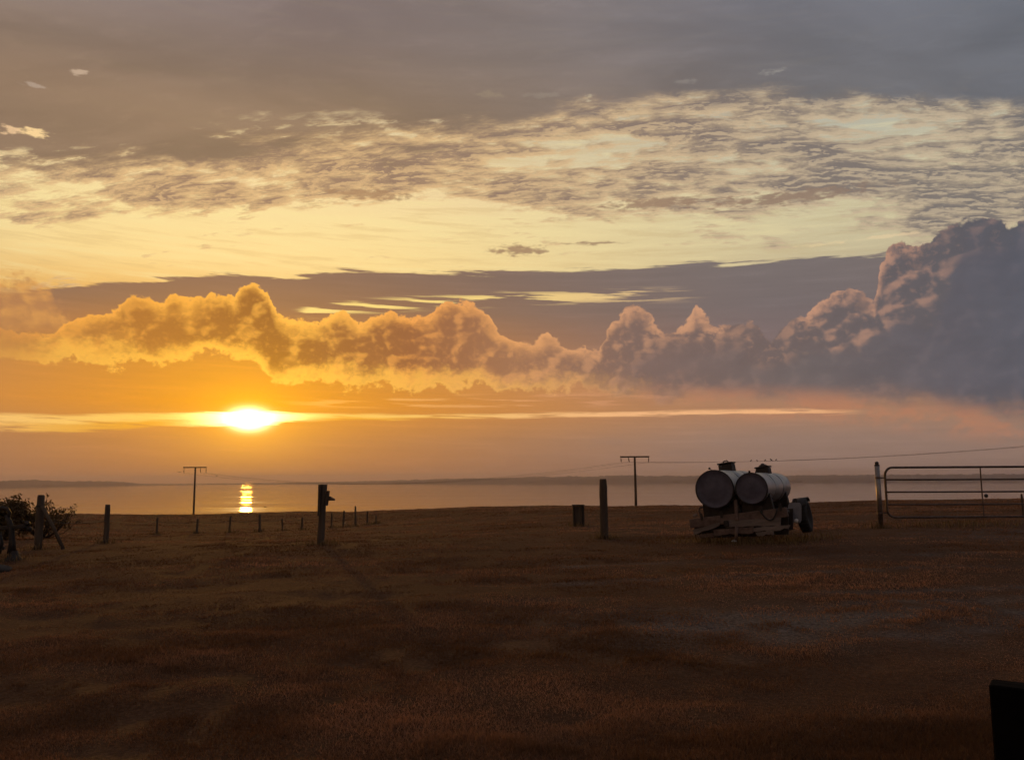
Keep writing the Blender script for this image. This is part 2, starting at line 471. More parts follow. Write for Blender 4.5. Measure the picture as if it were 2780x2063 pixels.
# ------------------------------------------------------------------ sun
sun_data = bpy.data.lights.new('sun', 'SUN')
sun_data.energy = 0.6
sun_data.angle = R(0.7)
sun_data.color = (1.0, 0.43, 0.05)
sun = bpy.data.objects.new('sun', sun_data)
COL.objects.link(sun)
sd = Vector((math.sin(SUN_AZ) * math.cos(SUN_EL), math.cos(SUN_AZ) * math.cos(SUN_EL), math.sin(SUN_EL)))
sun.rotation_euler = sd.to_track_quat('Z', 'Y').to_euler()
sun.location = sd * 60

SC.view_settings.view_transform = 'Standard'
SC.view_settings.look = 'None'
SC.view_settings.exposure = 0.0
SC.view_settings.gamma = 1.0
SC.view_settings.use_curve_mapping = False
SC.cycles.use_adaptive_sampling = True
SC.cycles.adaptive_threshold = 0.04
SC.cycles.adaptive_min_samples = 16
SC.cycles.use_denoising = True
SC.cycles.max_bounces = 4
SC.cycles.diffuse_bounces = 1
SC.cycles.sample_clamp_indirect = 4.0
SC.cycles.glossy_bounces = 3
SC.cycles.transmission_bounces = 2
SC.cycles.volume_bounces = 0
SC.cycles.caustics_reflective = False
SC.cycles.caustics_refractive = False

# ------------------------------------------------------------------ helpers
def tag(o, label=None, cat=None, group=None, kind=None):
    if label: o['label'] = label
    if cat: o['category'] = cat
    if group: o['group'] = group
    if kind: o['kind'] = kind
    return o


def empty(name, loc, rot=(0, 0, 0)):
    o = bpy.data.objects.new(name, None)
    o.empty_display_size = 0.2
    o.location = loc; o.rotation_euler = rot
    COL.objects.link(o)
    return o


def material(name, c1, c2=None, scale=6.0, rough=0.7, metal=0.0, bump=0.0, bscale=None, stretch=(1, 1, 1), detail=6.0, spec=0.4):
    m = bpy.data.materials.new(name); m.use_nodes = True
    t = m.node_tree; b = t.nodes['Principled BSDF']
    b.inputs['Roughness'].default_value = rough
    b.inputs['Metallic'].default_value = metal
    b.inputs['Specular IOR Level'].default_value = spec
    tcn = t.nodes.new('ShaderNodeTexCoord')
    mp = t.nodes.new('ShaderNodeMapping'); mp.inputs['Scale'].default_value = stretch
    t.links.new(tcn.outputs['Object'], mp.inputs[0])
    n = t.nodes.new('ShaderNodeTexNoise'); n.inputs['Scale'].default_value = scale; n.inputs['Detail'].default_value = detail
    n.inputs['Roughness'].default_value = 0.65
    t.links.new(mp.outputs[0], n.inputs['Vector'])
    cr = t.nodes.new('ShaderNodeValToRGB')
    cr.color_ramp.elements[0].position = 0.32; cr.color_ramp.elements[1].position = 0.68
    cr.color_ramp.elements[0].color = (*c1, 1); cr.color_ramp.elements[1].color = (*(c2 or c1), 1)
    t.links.new(n.outputs['Fac'], cr.inputs[0]); t.links.new(cr.outputs[0], b.inputs['Base Color'])
    if bump:
        n2 = t.nodes.new('ShaderNodeTexNoise'); n2.inputs['Scale'].default_value = bscale or scale * 4; n2.inputs['Detail'].default_value = 5
        t.links.new(mp.outputs[0], n2.inputs['Vector'])
        bp = t.nodes.new('ShaderNodeBump'); bp.inputs['Strength'].default_value = bump; bp.inputs['Distance'].default_value = 0.01
        t.links.new(n2.outputs['Fac'], bp.inputs['Height']); t.links.new(bp.outputs[0], b.inputs['Normal'])
    return m


class MB:
    def __init__(s): s.v = []; s.f = []; s.s = []
    def add(s, vs, fs, smooth=False):
        o = len(s.v); s.v += [tuple(v) for v in vs]
        s.f += [tuple(i + o for i in f) for f in fs]; s.s += [smooth] * len(fs)
        return s
    def box(s, c, size, rot=None, bev=0.0, taper=1.0):
        """a box with chamfered edges, centre c"""
        hx, hy, hz = (q / 2 for q in size); c = Vector(c)
        b = min(bev, hx * 0.45, hy * 0.45, hz * 0.45)
        vs = []
        if b <= 0:
            for z in (-1, 1):
                for x, y in ((-1, -1), (1, -1), (1, 1), (-1, 1)):
                    k = taper if z > 0 else 1
                    vs.append(Vector((x * hx * k, y * hy * k, z * hz)))
            fs = [(3, 2, 1, 0), (4, 5, 6, 7)] + [(i, (i + 1) % 4, 4 + (i + 1) % 4, 4 + i) for i in range(4)]
        else:
            rings = [(-hz, b), (-hz + b, 0), (hz - b, 0), (hz, b)]
            for z, i in rings:
                k = taper if z > 0 else 1
                X, Y = (hx - i) * k, (hy - i) * k; q = b if i == 0 else b * 0.6
                vs += [Vector(p) for p in ((-X + q, -Y, z), (X - q, -Y, z), (X, -Y + q, z), (X, Y - q, z), (X - q, Y, z), (-X + q, Y, z), (-X, Y - q, z), (-X, -Y + q, z))]
            fs = [tuple(range(7, -1, -1)), tuple(range(24, 32))]
            for r_ in range(3):
                fs += [(r_ * 8 + i, r_ * 8 + (i + 1) % 8, r_ * 8 + 8 + (i + 1) % 8, r_ * 8 + 8 + i) for i in range(8)]
        if rot is not None: vs = [rot @ v for v in vs]
        return s.add([v + c for v in vs], fs)
    def beam(s, p, q, w, h, bev=0.006, upv=(0, 0, 1)):
        """a squared timber or plate from p to q, w across and h along upv"""
        p, q = Vector(p), Vector(q); d = (q - p); L = d.length; d.normalize()
        x = d.cross(Vector(upv)).normalized(); z = x.cross(d)
        rot = Matrix((x, d, z)).transposed()
        return s.box((p + q) / 2, (w, L, h), rot, bev)
    def tube(s, pts, rad, n=10, cap=True, smooth=True, jit=0.0, closed=False):
        pts = [Vector(p) for p in pts]; m = len(pts)
        rads = list(rad) if hasattr(rad, '__len__') else [rad] * m
        rings = []; ref = None
        for i, p in enumerate(pts):
            a = pts[(i - 1) % m] if (i or closed) else p
            b = pts[(i + 1) % m] if (i < m - 1 or closed) else p
            d = (b - a).normalized()
            if ref is None: ref = Vector((0, 0, 1)) if abs(d.z) < 0.9 else Vector((1, 0, 0))
            x = d.cross(ref).normalized(); y = x.cross(d).normalized(); ref = y
            rings.append([p + (x * math.cos(2 * math.pi * k / n) + y * math.sin(2 * math.pi * k / n)) * rads[i] * (1 + random.uniform(-jit, jit)) for k in range(n)])
        vs = [v for r_ in rings for v in r_]; fs = []
        for i in range(m if closed else m - 1):
            j = (i + 1) % m
            fs += [(i * n + k, i * n + (k + 1) % n, j * n + (k + 1) % n, j * n + k) for k in range(n)]
        s.add(vs, fs, smooth)
        if cap and not closed:
            o = len(s.v) - len(vs)
            s.f += [tuple(o + k for k in range(n - 1, -1, -1)), tuple(o + (m - 1) * n + k for k in range(n))]; s.s += [False, False]
        return s
    def lathe(s, prof, o, ax, n=40, smooth=True, a0=0.0, a1=2 * math.pi):
        """prof: (distance along ax, radius)"""
        o, ax = Vector(o), Vector(ax).normalized()
        ref = Vector((0, 0, 1)) if abs(ax.z) < 0.9 else Vector((1, 0, 0))
        x = ax.cross(ref).normalized(); y = x.cross(ax).normalized()
        full = abs(a1 - a0 - 2 * math.pi) < 1e-6; nn = n if full else n + 1
        vs = []
        for t, r_ in prof:
            for k in range(nn):
                a = a0 + (a1 - a0) * k / n
                vs.append(o + ax * t + (x * math.cos(a) + y * math.sin(a)) * max(r_, 1e-4))
        fs = []
        for i in range(len(prof) - 1):
            for k in range(n):
                k2 = (k + 1) % nn
                fs.append((i * nn + k, i * nn + k2, (i + 1) * nn + k2, (i + 1) * nn + k))
        return s.add(vs, fs, smooth)
    def mesh(s, name):
        me = bpy.data.meshes.new(name); me.from_pydata(s.v, [], s.f)
        me.polygons.foreach_set('use_smooth', s.s); me.update()
        return me
    def build(s, name, mat, parent=None):
        o = bpy.data.objects.new(name, s.mesh(name)); COL.objects.link(o)
        o.data.materials.append(mat)
        if parent is not None: o.parent = parent
        return o


def np_mesh(name, verts, faces, mat, smooth=False):
    """verts (n,3), faces (m,k) arrays to one mesh object"""
    me = bpy.data.meshes.new(name); m, k = faces.shape
    me.vertices.add(len(verts)); me.vertices.foreach_set('co', np.ascontiguousarray(verts, np.float32).ravel())
    me.loops.add(m * k); me.loops.foreach_set('vertex_index', np.ascontiguousarray(faces, np.int32).ravel())
    me.polygons.add(m); me.polygons.foreach_set('loop_start', np.arange(m, dtype=np.int32) * k)
    me.polygons.foreach_set('loop_total', np.full(m, k, np.int32))
    me.polygons.foreach_set('use_smooth', np.full(m, smooth))
    me.update(calc_edges=True)
    o = bpy.data.objects.new(name, me); COL.objects.link(o); me.materials.append(mat)
    return o


def vnoise(x, y, seed=0):
    xi, yi = np.floor(x).astype(np.int64), np.floor(y).astype(np.int64)
    fx, fy = x - xi, y - yi
    fx = fx * fx * fx * (fx * (fx * 6 - 15) + 10); fy = fy * fy * fy * (fy * (fy * 6 - 15) + 10)
    def h(a, b):
        n = (a * 374761393 + b * 668265263 + seed * 974634777) & 0xFFFFFFFF
        n = ((n ^ (n >> 13)) * 1274126177) & 0xFFFFFFFF
        return ((n ^ (n >> 16)) & 0xFFFF) / 65535.0
    a = h(xi, yi) * (1 - fx) + h(xi + 1, yi) * fx
    b = h(xi, yi + 1) * (1 - fx) + h(xi + 1, yi + 1) * fx
    return a * (1 - fy) + b * fy - 0.5


# ------------------------------------------------------------------ the lie of the land
SEA = -24.0
YS = [-500, 5, 17, 30, 42, 50, 58, 70, 90, 140, 320, 460]
TAIL = [-1.0, -3.0, -6.4, -13.0, -25.6, -25.9]
COLS = {0: [0, 0, -.16, -.55, -.70, -.72], 700: [0, 0, 0.0, -.58, -.95, -1.0], 1050: [0, 0, .02, -.38, -.42, -.40],
        1500: [0, 0, .10, -.02, -.18, -.33], 2000: [0, 0, .16, .10, -.05, -.26], 2300: [0, 0, .27, .20, .0, -.17], 2780: [0, 0, .32, .25, .05, -.12]}
yg = np.arange(-40.0, 460.0, 0.5)
xg = np.arange(0, 2800, 40.0)
tab = np.zeros((len(xg), len(yg)))
cx = sorted(COLS)
rows = np.array([np.interp(yg, YS, COLS[c][:6] + TAIL) for c in cx])
for j in range(len(yg)): tab[:, j] = np.interp(xg, cx, rows[:, j])
ker = np.exp(-np.linspace(-2, 2, 17) ** 2); ker /= ker.sum()
pad = np.pad(tab, ((0, 0), (8, 8)), 'edge')
tab = np.stack([np.convolve(r_, ker, 'valid') for r_ in pad])
ker2 = np.exp(-np.linspace(-2, 2, 7) ** 2); ker2 /= ker2.sum()
pad = np.pad(tab, ((3, 3), (0, 0)), 'edge')
tab = np.stack([np.convolve(pad[:, j], ker2, 'valid') for j in range(tab.shape[1])], 1)


def gz(x, y):
    """height of the pasture"""
    x = np.asarray(x, float); y = np.asarray(y, float)
    px = np.clip(PW / 2 + F * x / np.maximum(y, 2.0), 0, 2759)
    i = px / 40.0; j = np.clip((y + 40.0) / 0.5, 0, len(yg) - 1.001)
    i0 = np.minimum(i.astype(int), len(xg) - 2); j0 = j.astype(int); fi = i - i0; fj = j - j0
    z = (tab[i0, j0] * (1 - fi) + tab[i0 + 1, j0] * fi) * (1 - fj) + (tab[i0, j0 + 1] * (1 - fi) + tab[i0 + 1, j0 + 1] * fi) * fj
    z = z + 0.34 * vnoise(x / 8.0 + 3.0, y / 40.0, 5) * np.clip((y - 30) / 18, 0, 1) + 0.10 * vnoise(x / 7.5, y / 5.5, 1) + 0.03 * vnoise(x / 2.3, y / 1.5, 2) + 0.03 * vnoise(x / 0.8, y / 0.6, 3) + 0.024 * vnoise(x / 0.3, y / 0.24, 4)
    return z


def wear(X, Y):
    """0..1: trodden bare ground and old wheel tracks on the way to the gate"""
    w_ = np.exp(-((X - 2.7) / 1.9) ** 2 - ((Y - 7.5) / 0.8) ** 2) + 0.8 * np.exp(-((X - 5.0) / 1.6) ** 2 - ((Y - 8.0) / 0.5) ** 2) + 0.6 * np.exp(-((X - 9.5) / 2.5) ** 2 - ((Y - 15.5) / 1.2) ** 2)
    w_ = np.clip(w_ * (0.75 + 1.7 * vnoise(X / 0.45, Y / 0.3, 23) + 0.8 * vnoise(X / 0.14, Y / 0.11, 24)), 0, 1)
    for c0, c1 in ((9.25, -0.02), (10.45, 0.05), (12.2, 0.02), (8.55, 0.0)):
        tr = np.exp(-((Y - c0 - c1 * X - 0.35 * vnoise(X / 2.2, X * 0 + c0, 21)) / 0.11) ** 2) * np.clip(0.6 + 1.6 * vnoise(X / 1.3, X * 0 + c0, 22), 0, 1) * np.clip((X + 1.0) / 2.0, 0, 1)
        w_ = np.maximum(w_, 0.8 * tr)
    return w_


def gpt(px, Y, py=None):
    """the point of the ground at depth Y under column px of the photograph"""
    p = at(px, 1400 if py is None else py, Y)
    return Vector((p.x, p.y, float(gz(p.x, p.y))))


# ------------------------------------------------------------------ materials
def ground_material():
    m = bpy.data.materials.new('pasture_soil_and_turf'); m.use_nodes = True
    t = m.node_tree; b = t.nodes['Principled BSDF']; b.inputs['Roughness'].default_value = 0.95; b.inputs['Specular IOR Level'].default_value = 0.1
    g = t.nodes.new('ShaderNodeNewGeometry')
    def ns(scale, detail=6, stretch=(1, 1, 1)):
        mp = t.nodes.new('ShaderNodeMapping'); mp.inputs['Scale'].default_value = stretch
        t.links.new(g.outputs['Position'], mp.inputs[0])
        n = t.nodes.new('ShaderNodeTexNoise'); n.inputs['Scale'].default_value = scale; n.inputs['Detail'].default_value = detail
        n.inputs['Roughness'].default_value = 0.65
        t.links.new(mp.outputs[0], n.inputs['Vector']); return n.outputs['Fac']
    cr = t.nodes.new('ShaderNodeValToRGB'); e = cr.color_ramp.elements
    e[0].position = 0.3; e[0].color = (0.042, 0.020, 0.011, 1); e[1].position = 0.74; e[1].color = (0.18, 0.090, 0.048, 1)
    x = cr.color_ramp.elements.new(0.52); x.color = (0.094, 0.046, 0.024, 1)
    mx_ = t.nodes.new('ShaderNodeMath'); mx_.operation = 'MULTIPLY_ADD'
    a, c = ns(0.35, 5, (1, 1.6, 1)), ns(30.0, 7)
    t.links.new(c, mx_.inputs[0]); mx_.inputs[1].default_value = 0.75
    m2 = t.nodes.new('ShaderNodeMath'); m2.operation = 'MULTIPLY'; t.links.new(a, m2.inputs[0]); m2.inputs[1].default_value = 0.28
    t.links.new(m2.outputs[0], mx_.inputs[2]); t.links.new(mx_.outputs[0], cr.inputs[0])
    wa = t.nodes.new('ShaderNodeAttribute'); wa.attribute_name = 'wear'
    soil = t.nodes.new('ShaderNodeValToRGB'); soil.color_ramp.elements[0].position = 0.35; soil.color_ramp.elements[1].position = 0.65
    soil.color_ramp.elements[0].color = (0.055, 0.042, 0.036, 1); soil.color_ramp.elements[1].color = (0.20, 0.16, 0.14, 1)
    t.links.new(c, soil.inputs[0])
    mxn = t.nodes.new('ShaderNodeMix'); mxn.data_type = 'RGBA'
    t.links.new(wa.outputs['Fac'], mxn.inputs[0]); t.links.new(cr.outputs[0], mxn.inputs[6]); t.links.new(soil.outputs[0], mxn.inputs[7])
    t.links.new(mxn.outputs[2], b.inputs['Base Color'])
    bp = t.nodes.new('ShaderNodeBump'); bp.inputs['Strength'].default_value = 1.0; bp.inputs['Distance'].default_value = 0.06
    t.links.new(ns(14.0, 5), bp.inputs['Height']); t.links.new(bp.outputs[0], b.inputs['Normal'])
    return m


def leaf_material(name, trans=0.35):
    """thin leaf: colour from the mesh's own 'tint' attribute"""
    m = bpy.data.materials.new(name); m.use_nodes = True
    t = m.node_tree; b = t.nodes['Principled BSDF']; o = t.nodes['Material Output']
    b.inputs['Roughness'].default_value = 0.6; b.inputs['Specular IOR Level'].default_value = 0.25
    at_ = t.nodes.new('ShaderNodeAttribute'); at_.attribute_name = 'tint'
    t.links.new(at_.outputs['Color'], b.inputs['Base Color'])
    tr = t.nodes.new('ShaderNodeBsdfTranslucent'); t.links.new(at_.outputs['Color'], tr.inputs['Color'])
    mixn = t.nodes.new('ShaderNodeMixShader'); mixn.inputs[0].default_value = trans
    t.links.new(b.outputs[0], mixn.inputs[1]); t.links.new(tr.outputs[0], mixn.inputs[2]); t.links.new(mixn.outputs[0], o.inputs[0])
    return m


MAT = dict(
    old_wood=material('weathered_post_wood', (0.045, 0.029, 0.02), (0.10, 0.07, 0.048), 9, 0.9, bump=0.6, stretch=(1, 1, 0.12)),
    dark_wood=material('tarred_timber', (0.014, 0.009, 0.007), (0.03, 0.02, 0.015), 8, 0.8, bump=0.5, stretch=(1, 1, 0.1)),
    black_paint=material('black_bitumen_paint', (0.0025, 0.002, 0.002), (0.005, 0.004, 0.004), 8, 0.95, bump=0.5, spec=0.05),
    tank=material('dull_galvanised_tank_steel', (0.33, 0.325, 0.33), (0.50, 0.49, 0.485), 3.0, 0.40, 0.75, bump=0.5, bscale=4),
    tank_end=material('tank_end_steel_shade_toned', (0.045, 0.042, 0.065), (0.09, 0.082, 0.115), 5.0, 0.6, 0.1, bump=0.5, bscale=5),  # dim bluish reflection on the shaded ends, put into the base colour
    rust=material('rusty_painted_steel', (0.06, 0.037, 0.03), (0.15, 0.098, 0.08), 7.0, 0.8, 0.1, bump=0.5),
    grey_plank=material('grey_weathered_plank', (0.07, 0.054, 0.048), (0.20, 0.155, 0.135), 6.0, 0.85, bump=0.5, stretch=(0.15, 1, 1)),
    black_steel=material('black_grimed_steel', (0.018, 0.014, 0.013), (0.04, 0.03, 0.026), 8, 0.6, 0.4, bump=0.3),
    rubber=material('old_tyre_rubber', (0.010, 0.009, 0.009), (0.022, 0.02, 0.019), 10, 0.75, bump=0.3),
    flap=material('blue_grey_mudguard_plate', (0.15, 0.155, 0.19), (0.21, 0.215, 0.25), 5, 0.5, 0.2),
    white=material('white_reflector_plastic', (0.6, 0.6, 0.6), (0.75, 0.74, 0.72), 8, 0.35),
    dull_foot=material('scuffed_pale_foot', (0.22, 0.20, 0.18), (0.4, 0.37, 0.34), 8, 0.7),
    galv=material('galvanised_pipe', (0.15, 0.13, 0.12), (0.30, 0.265, 0.245), 12, 0.34, 0.9, bump=0.05),
    gate=material('rusted_gate_tube', (0.06, 0.04, 0.032), (0.14, 0.10, 0.085), 14, 0.5, 0.6, bump=0.2),
    pole=material('creosoted_pole_wood', (0.05, 0.03, 0.018), (0.10, 0.062, 0.04), 6, 0.85, bump=0.4, stretch=(1, 1, 0.1)),
    porcelain=material('brown_insulator_glaze', (0.05, 0.025, 0.015), (0.08, 0.04, 0.025), 8, 0.25),
    wire=material('dull_line_wire', (0.03, 0.025, 0.022), (0.05, 0.04, 0.035), 8, 0.6, 0.4),
    feather=material('dark_feathers', (0.012, 0.010, 0.010), (0.03, 0.026, 0.024), 20, 0.7),
    stone=material('field_stone', (0.03, 0.026, 0.023), (0.07, 0.06, 0.055), 9, 0.9, bump=0.8),
    bark=material('shrub_bark', (0.035, 0.025, 0.018), (0.07, 0.05, 0.035), 12, 0.9, bump=0.5),
    shore=material('far_wooded_shore', (0.026, 0.022, 0.022), (0.05, 0.042, 0.038), 0.02, 0.95, detail=8),
)

# ------------------------------------------------------------------ ground sheet
ang = np.concatenate([np.radians(np.arange(-180, -40, 5.0)), np.radians(np.arange(-40, 40.001, 0.16)), np.radians(np.arange(45, 180, 5.0))])
rad = np.concatenate([[0.01, 0.15], 0.4 * (600.0 / 0.4) ** (np.linspace(0, 1, 330))])
AA, RR = np.meshgrid(ang, rad)
GX, GY = RR * np.sin(AA), RR * np.cos(AA)
GZ = gz(GX, np.maximum(GY, -500))
nA, nR = len(ang), len(rad)
vid = np.arange(nA * nR).reshape(nR, nA)
vn = np.roll(vid, -1, 1)
quads = np.stack([vid[:-1].ravel(), vid[1:].ravel(), vn[1:].ravel(), vn[:-1].ravel()], 1)[:, ::-1]
verts = np.stack([GX.ravel(), GY.ravel(), GZ.ravel()], 1)
verts = np.vstack([verts, [[0, 0, float(gz(0.0, 0.0))]]])
ground = np_mesh('ground', verts, quads, ground_material(), True)
wv = ground.data.attributes.new('wear', 'FLOAT', 'POINT'); wv.data.foreach_set('value', wear(verts[:, 0], verts[:, 1]).astype(np.float32))
tag(ground, kind='structure')

# ------------------------------------------------------------------ short pasture grass
def grass(name, n, ymin, ymax, wscale, mat, spread=0.72):
    q = rng.random(n)
    inv = 1 / ymin + (1 / ymax - 1 / ymin) * q                  # as dense near as far in view
    logd = np.exp(np.log(ymin) + (np.log(ymax) - np.log(ymin)) * rng.random(n))
    Y = np.where(rng.random(n) < 0.55, 1 / inv, logd)
    X = (rng.random(n) * 2 - 1) * spread * Y
    # gather blades into tufts
    cell = 0.05 + Y * 0.004
    X = X + 0; keep = vnoise(X / (cell * 3.2), Y / (cell * 3.2), 9) + 0.5 * vnoise(X / 0.7, Y / 0.5, 10)
    ok = keep > rng.random(n) * 0.45 - 0.50
    X, Y = X[ok], Y[ok]; n = len(X)
    lush = vnoise(X / 1.9, Y / 1.1, 11) + 0.6 * vnoise(X / 0.55, Y / 0.4, 12)
    dry = vnoise(X / 3.4 + 5, Y / 1.3, 13) + 0.7 * vnoise(X / 0.8, Y / 0.5, 14)
    worn = wear(X, Y)
    thin = rng.random(n) > worn * 0.85
    X, Y, lush, dry, worn = X[thin], Y[thin], lush[thin], dry[thin], worn[thin]; n = len(X)
    dry = dry + 0.35 * worn; lush = lush - 0.4 * worn
    h = (0.012 + 0.022 * np.clip(lush + 0.35, 0, 1.2)) * (0.55 + 0.9 * rng.random(n)) * (1 + np.clip((Y - 22) / 30, 0, 1.0) * 0.9)
    clump = np.clip(vnoise(X / 0.21, Y / 0.17, 15) * 3.2 - 0.45, 0, 1) * np.clip(vnoise(X / 1.5, Y / 1.0, 16) * 3 + 0.3, 0, 1)
    h = h * (1 + 0.8 * clump)
    w = (0.0035 + 0.0011 * Y) * (0.6 + 0.8 * rng.random(n)) * wscale
    a = rng.random(n) * 2 * np.pi; lean = h * (0.25 + 0.75 * rng.random(n))
    la = rng.random(n) * 2 * np.pi
    Z = gz(X, Y) - 0.008
    dx, dy = np.cos(a) * w / 2, np.sin(a) * w / 2
    p0 = np.stack([X - dx, Y - dy, Z], 1); p1 = np.stack([X + dx, Y + dy, Z], 1)
    p2 = np.stack([X + np.cos(la) * lean, Y + np.sin(la) * lean, Z + h], 1)
    v = np.stack([p0, p1, p2], 1).reshape(-1, 3)
    o = np_mesh(name, v, np.arange(3 * n).reshape(-1, 3), mat)
    k = np.clip(0.42 + 1.35 * dry - 0.25 * clump + 0.35 * (rng.random(n) - 0.5), 0, 1)[:, None]
    green, straw = np.array([0.115, 0.054, 0.023]), np.array([0.42, 0.21, 0.12])
    c = green * (1 - k) + straw * k * (0.45 + 0.75 * rng.random((n, 1)))
    ca = o.data.color_attributes.new('tint', 'FLOAT_COLOR', 'POINT')
    rgba = np.ones((n, 3, 4), np.float32); rgba[:, :, :3] = c[:, None, :]
    ca.data.foreach_set('color', rgba.ravel())
    return o


tag(grass('pasture_grass', 850000, 2.6, 62.0, 1.0, leaf_material('grass_blade', 0.5)), 'short tufted brown and green grass covering the whole pasture', 'grass', kind='stuff')

# ------------------------------------------------------------------ water and far shore
def water_material():
    m = bpy.data.materials.new('bay_water'); m.use_nodes = True
    t = m.node_tree; t.nodes.remove(t.nodes['Principled BSDF'])
    b = t.nodes.new('ShaderNodeBsdfGlossy'); b.distribution = 'BECKMANN'
    df = t.nodes.new('ShaderNodeBsdfDiffuse'); df.inputs['Color'].default_value = (0.03, 0.034, 0.036, 1)
    fr = t.nodes.new('ShaderNodeFresnel'); fr.inputs['IOR'].default_value = 1.333
    mxs = t.nodes.new('ShaderNodeMixShader')
    t.links.new(fr.outputs[0], mxs.inputs[0]); t.links.new(df.outputs[0], mxs.inputs[1]); t.links.new(b.outputs[0], mxs.inputs[2])
    t.links.new(mxs.outputs[0], t.nodes['Material Output'].inputs[0])
    g = t.nodes.new('ShaderNodeNewGeometry')
    def ns(sx, sy, d):
        mp = t.nodes.new('ShaderNodeMapping'); mp.inputs['Scale'].default_value = (sx, sy, 1); mp.inputs['Rotation'].default_value = (0, 0, R(6))
        t.links.new(g.outputs['Position'], mp.inputs[0])
        n = t.nodes.new('ShaderNodeTexNoise'); n.inputs['Scale'].default_value = 1.0; n.inputs['Detail'].default_value = d; n.noise_dimensions = '2D'
        t.links.new(mp.outputs[0], n.inputs['Vector']); return n.outputs['Fac']
    b1 = t.nodes.new('ShaderNodeBump'); b1.inputs['Strength'].default_value = 1.0; b1.inputs['Distance'].default_value = 0.014
    t.links.new(ns(0.16, 0.22, 2), b1.inputs['Height'])
    b2 = t.nodes.new('ShaderNodeBump'); b2.inputs['Strength'].default_value = 1.0; b2.inputs['Distance'].default_value = 0.75
    t.links.new(ns(0.0022, 0.009, 5), b2.inputs['Height']); t.links.new(b1.outputs[0], b2.inputs['Normal'])
    t.links.new(b2.outputs[0], b.inputs['Normal'])
    t.links.new(b2.outputs[0], fr.inputs['Normal'])
    # wind streaks: rougher and smoother lanes
    mr = t.nodes.new('ShaderNodeMapRange'); mr.inputs[1].default_value = 0.35; mr.inputs[2].default_value = 0.7; mr.inputs[3].default_value = 0.07; mr.inputs[4].default_value = 0.12
    t.links.new(ns(0.003, 0.02, 5), mr.inputs[0]); t.links.new(mr.outputs[0], b.inputs['Roughness'])
    return m


w = MB(); w.add([(-7900, 240, SEA), (7900, 240, SEA), (7900, 9000, SEA), (-7900, 9000, SEA)], [(0, 1, 2, 3)])
tag(w.build('water', water_material()), kind='structure')

pxs = np.linspace(-700, 3500, 1400)
ctl = [(-700, 1303), (-100, 1303), (0, 1305), (90, 1302), (160, 1306), (290, 1306), (335, 1308), (380, 1313), (520, 1314), (700, 1311), (900, 1308), (1050, 1304),
       (1250, 1299), (1400, 1297), (1478, 1293), (1500, 1296), (1545, 1292), (1600, 1294), (1650, 1291), (1700, 1289), (1760, 1292), (1900, 1291), (2200, 1290),
       (2500, 1288), (2780, 1286), (3500, 1284)]
base_d = np.interp(pxs, [-700, 0, 700, 1500, 2200, 2780, 3500], [3700, 3900, 4900, 4300, 3900, 3800, 3800])
top_y = np.interp(pxs, *zip(*ctl))
tv = []
prof = [(0, 0.0), (25, 0.25), (90, 0.55), (230, 0.9), (300, 1.0), (420, 0.9), (800, 0.3), (1200, 0.0)]
for k, (off, fr) in enumerate(prof):
    Yd = base_d + off + 60 * vnoise(pxs / 40, pxs * 0 + k, 30 + k)
    for px_, Yq, ty, bd in zip(pxs, Yd, top_y, base_d):
        p = at(px_, 1300, Yq); zt = at(px_, ty, bd + 300).z
        bump_ = (3.4 * float(vnoise(np.float64(px_ / 9), np.float64(k * 0.3), 41)) + 4.2 * float(vnoise(np.float64(px_ / 5.1), np.float64(k * 0.7), 42))) if 0.2 < fr else 0
        tv.append((p.x, p.y, SEA - 0.5 + (zt - SEA + 0.5) * fr + bump_ * fr))
nP = len(pxs); vv = np.arange(nP * len(prof)).reshape(len(prof), nP)
fq = np.stack([vv[:-1, :-1].ravel(), vv[:-1, 1:].ravel(), vv[1:, 1:].ravel(), vv[1:, :-1].ravel()], 1)
tag(np_mesh('far_shore_hills', np.array(tv), fq, MAT['shore'], False), kind='structure')

# ------------------------------------------------------------------ posts
def post(name, px, Y, ytop, wpx, label, group=None, lean=(0, 0), mat='old_wood', square=True, cat='post', ybase=None, base=None):
    """an upright timber whose head is seen at (px, ytop)"""
    g = base or gpt(px, Y, ytop)
    top = at(px, ytop, Y)
    H = top.z - g.z; w_ = wpx * Y / F
    o = MB(); pts = []; rr = []
    for k in range(9):
        t = -0.06 + 1.06 * k / 8
        pts.append((lean[0] * (t - 1) * H + random.uniform(-1, 1) * w_ * 0.04, lean[1] * (t - 1) * H, t * H)); rr.append(w_ * (0.56 - 0.05 * t))
    rr[-1] *= 0.9
    pts.append((pts[-1][0], pts[-1][1], H + w_ * 0.06)); rr.append(w_ * 0.36)
    o.tube(pts, rr, 8 if square else 12, jit=0.05)
    ob = o.build(name, MAT[mat]); ob.location = g
    if square: ob.rotation_euler = (0, 0, R(22.5) + random.uniform(-.15, .15))
    tag(ob, label, cat, group)
    return ob


# the stout post left of the small box stand
p = post('wooden_post', 1637.5, 17.0, 1301, 21, 'stout weathered square post standing alone left of the tank trailer')

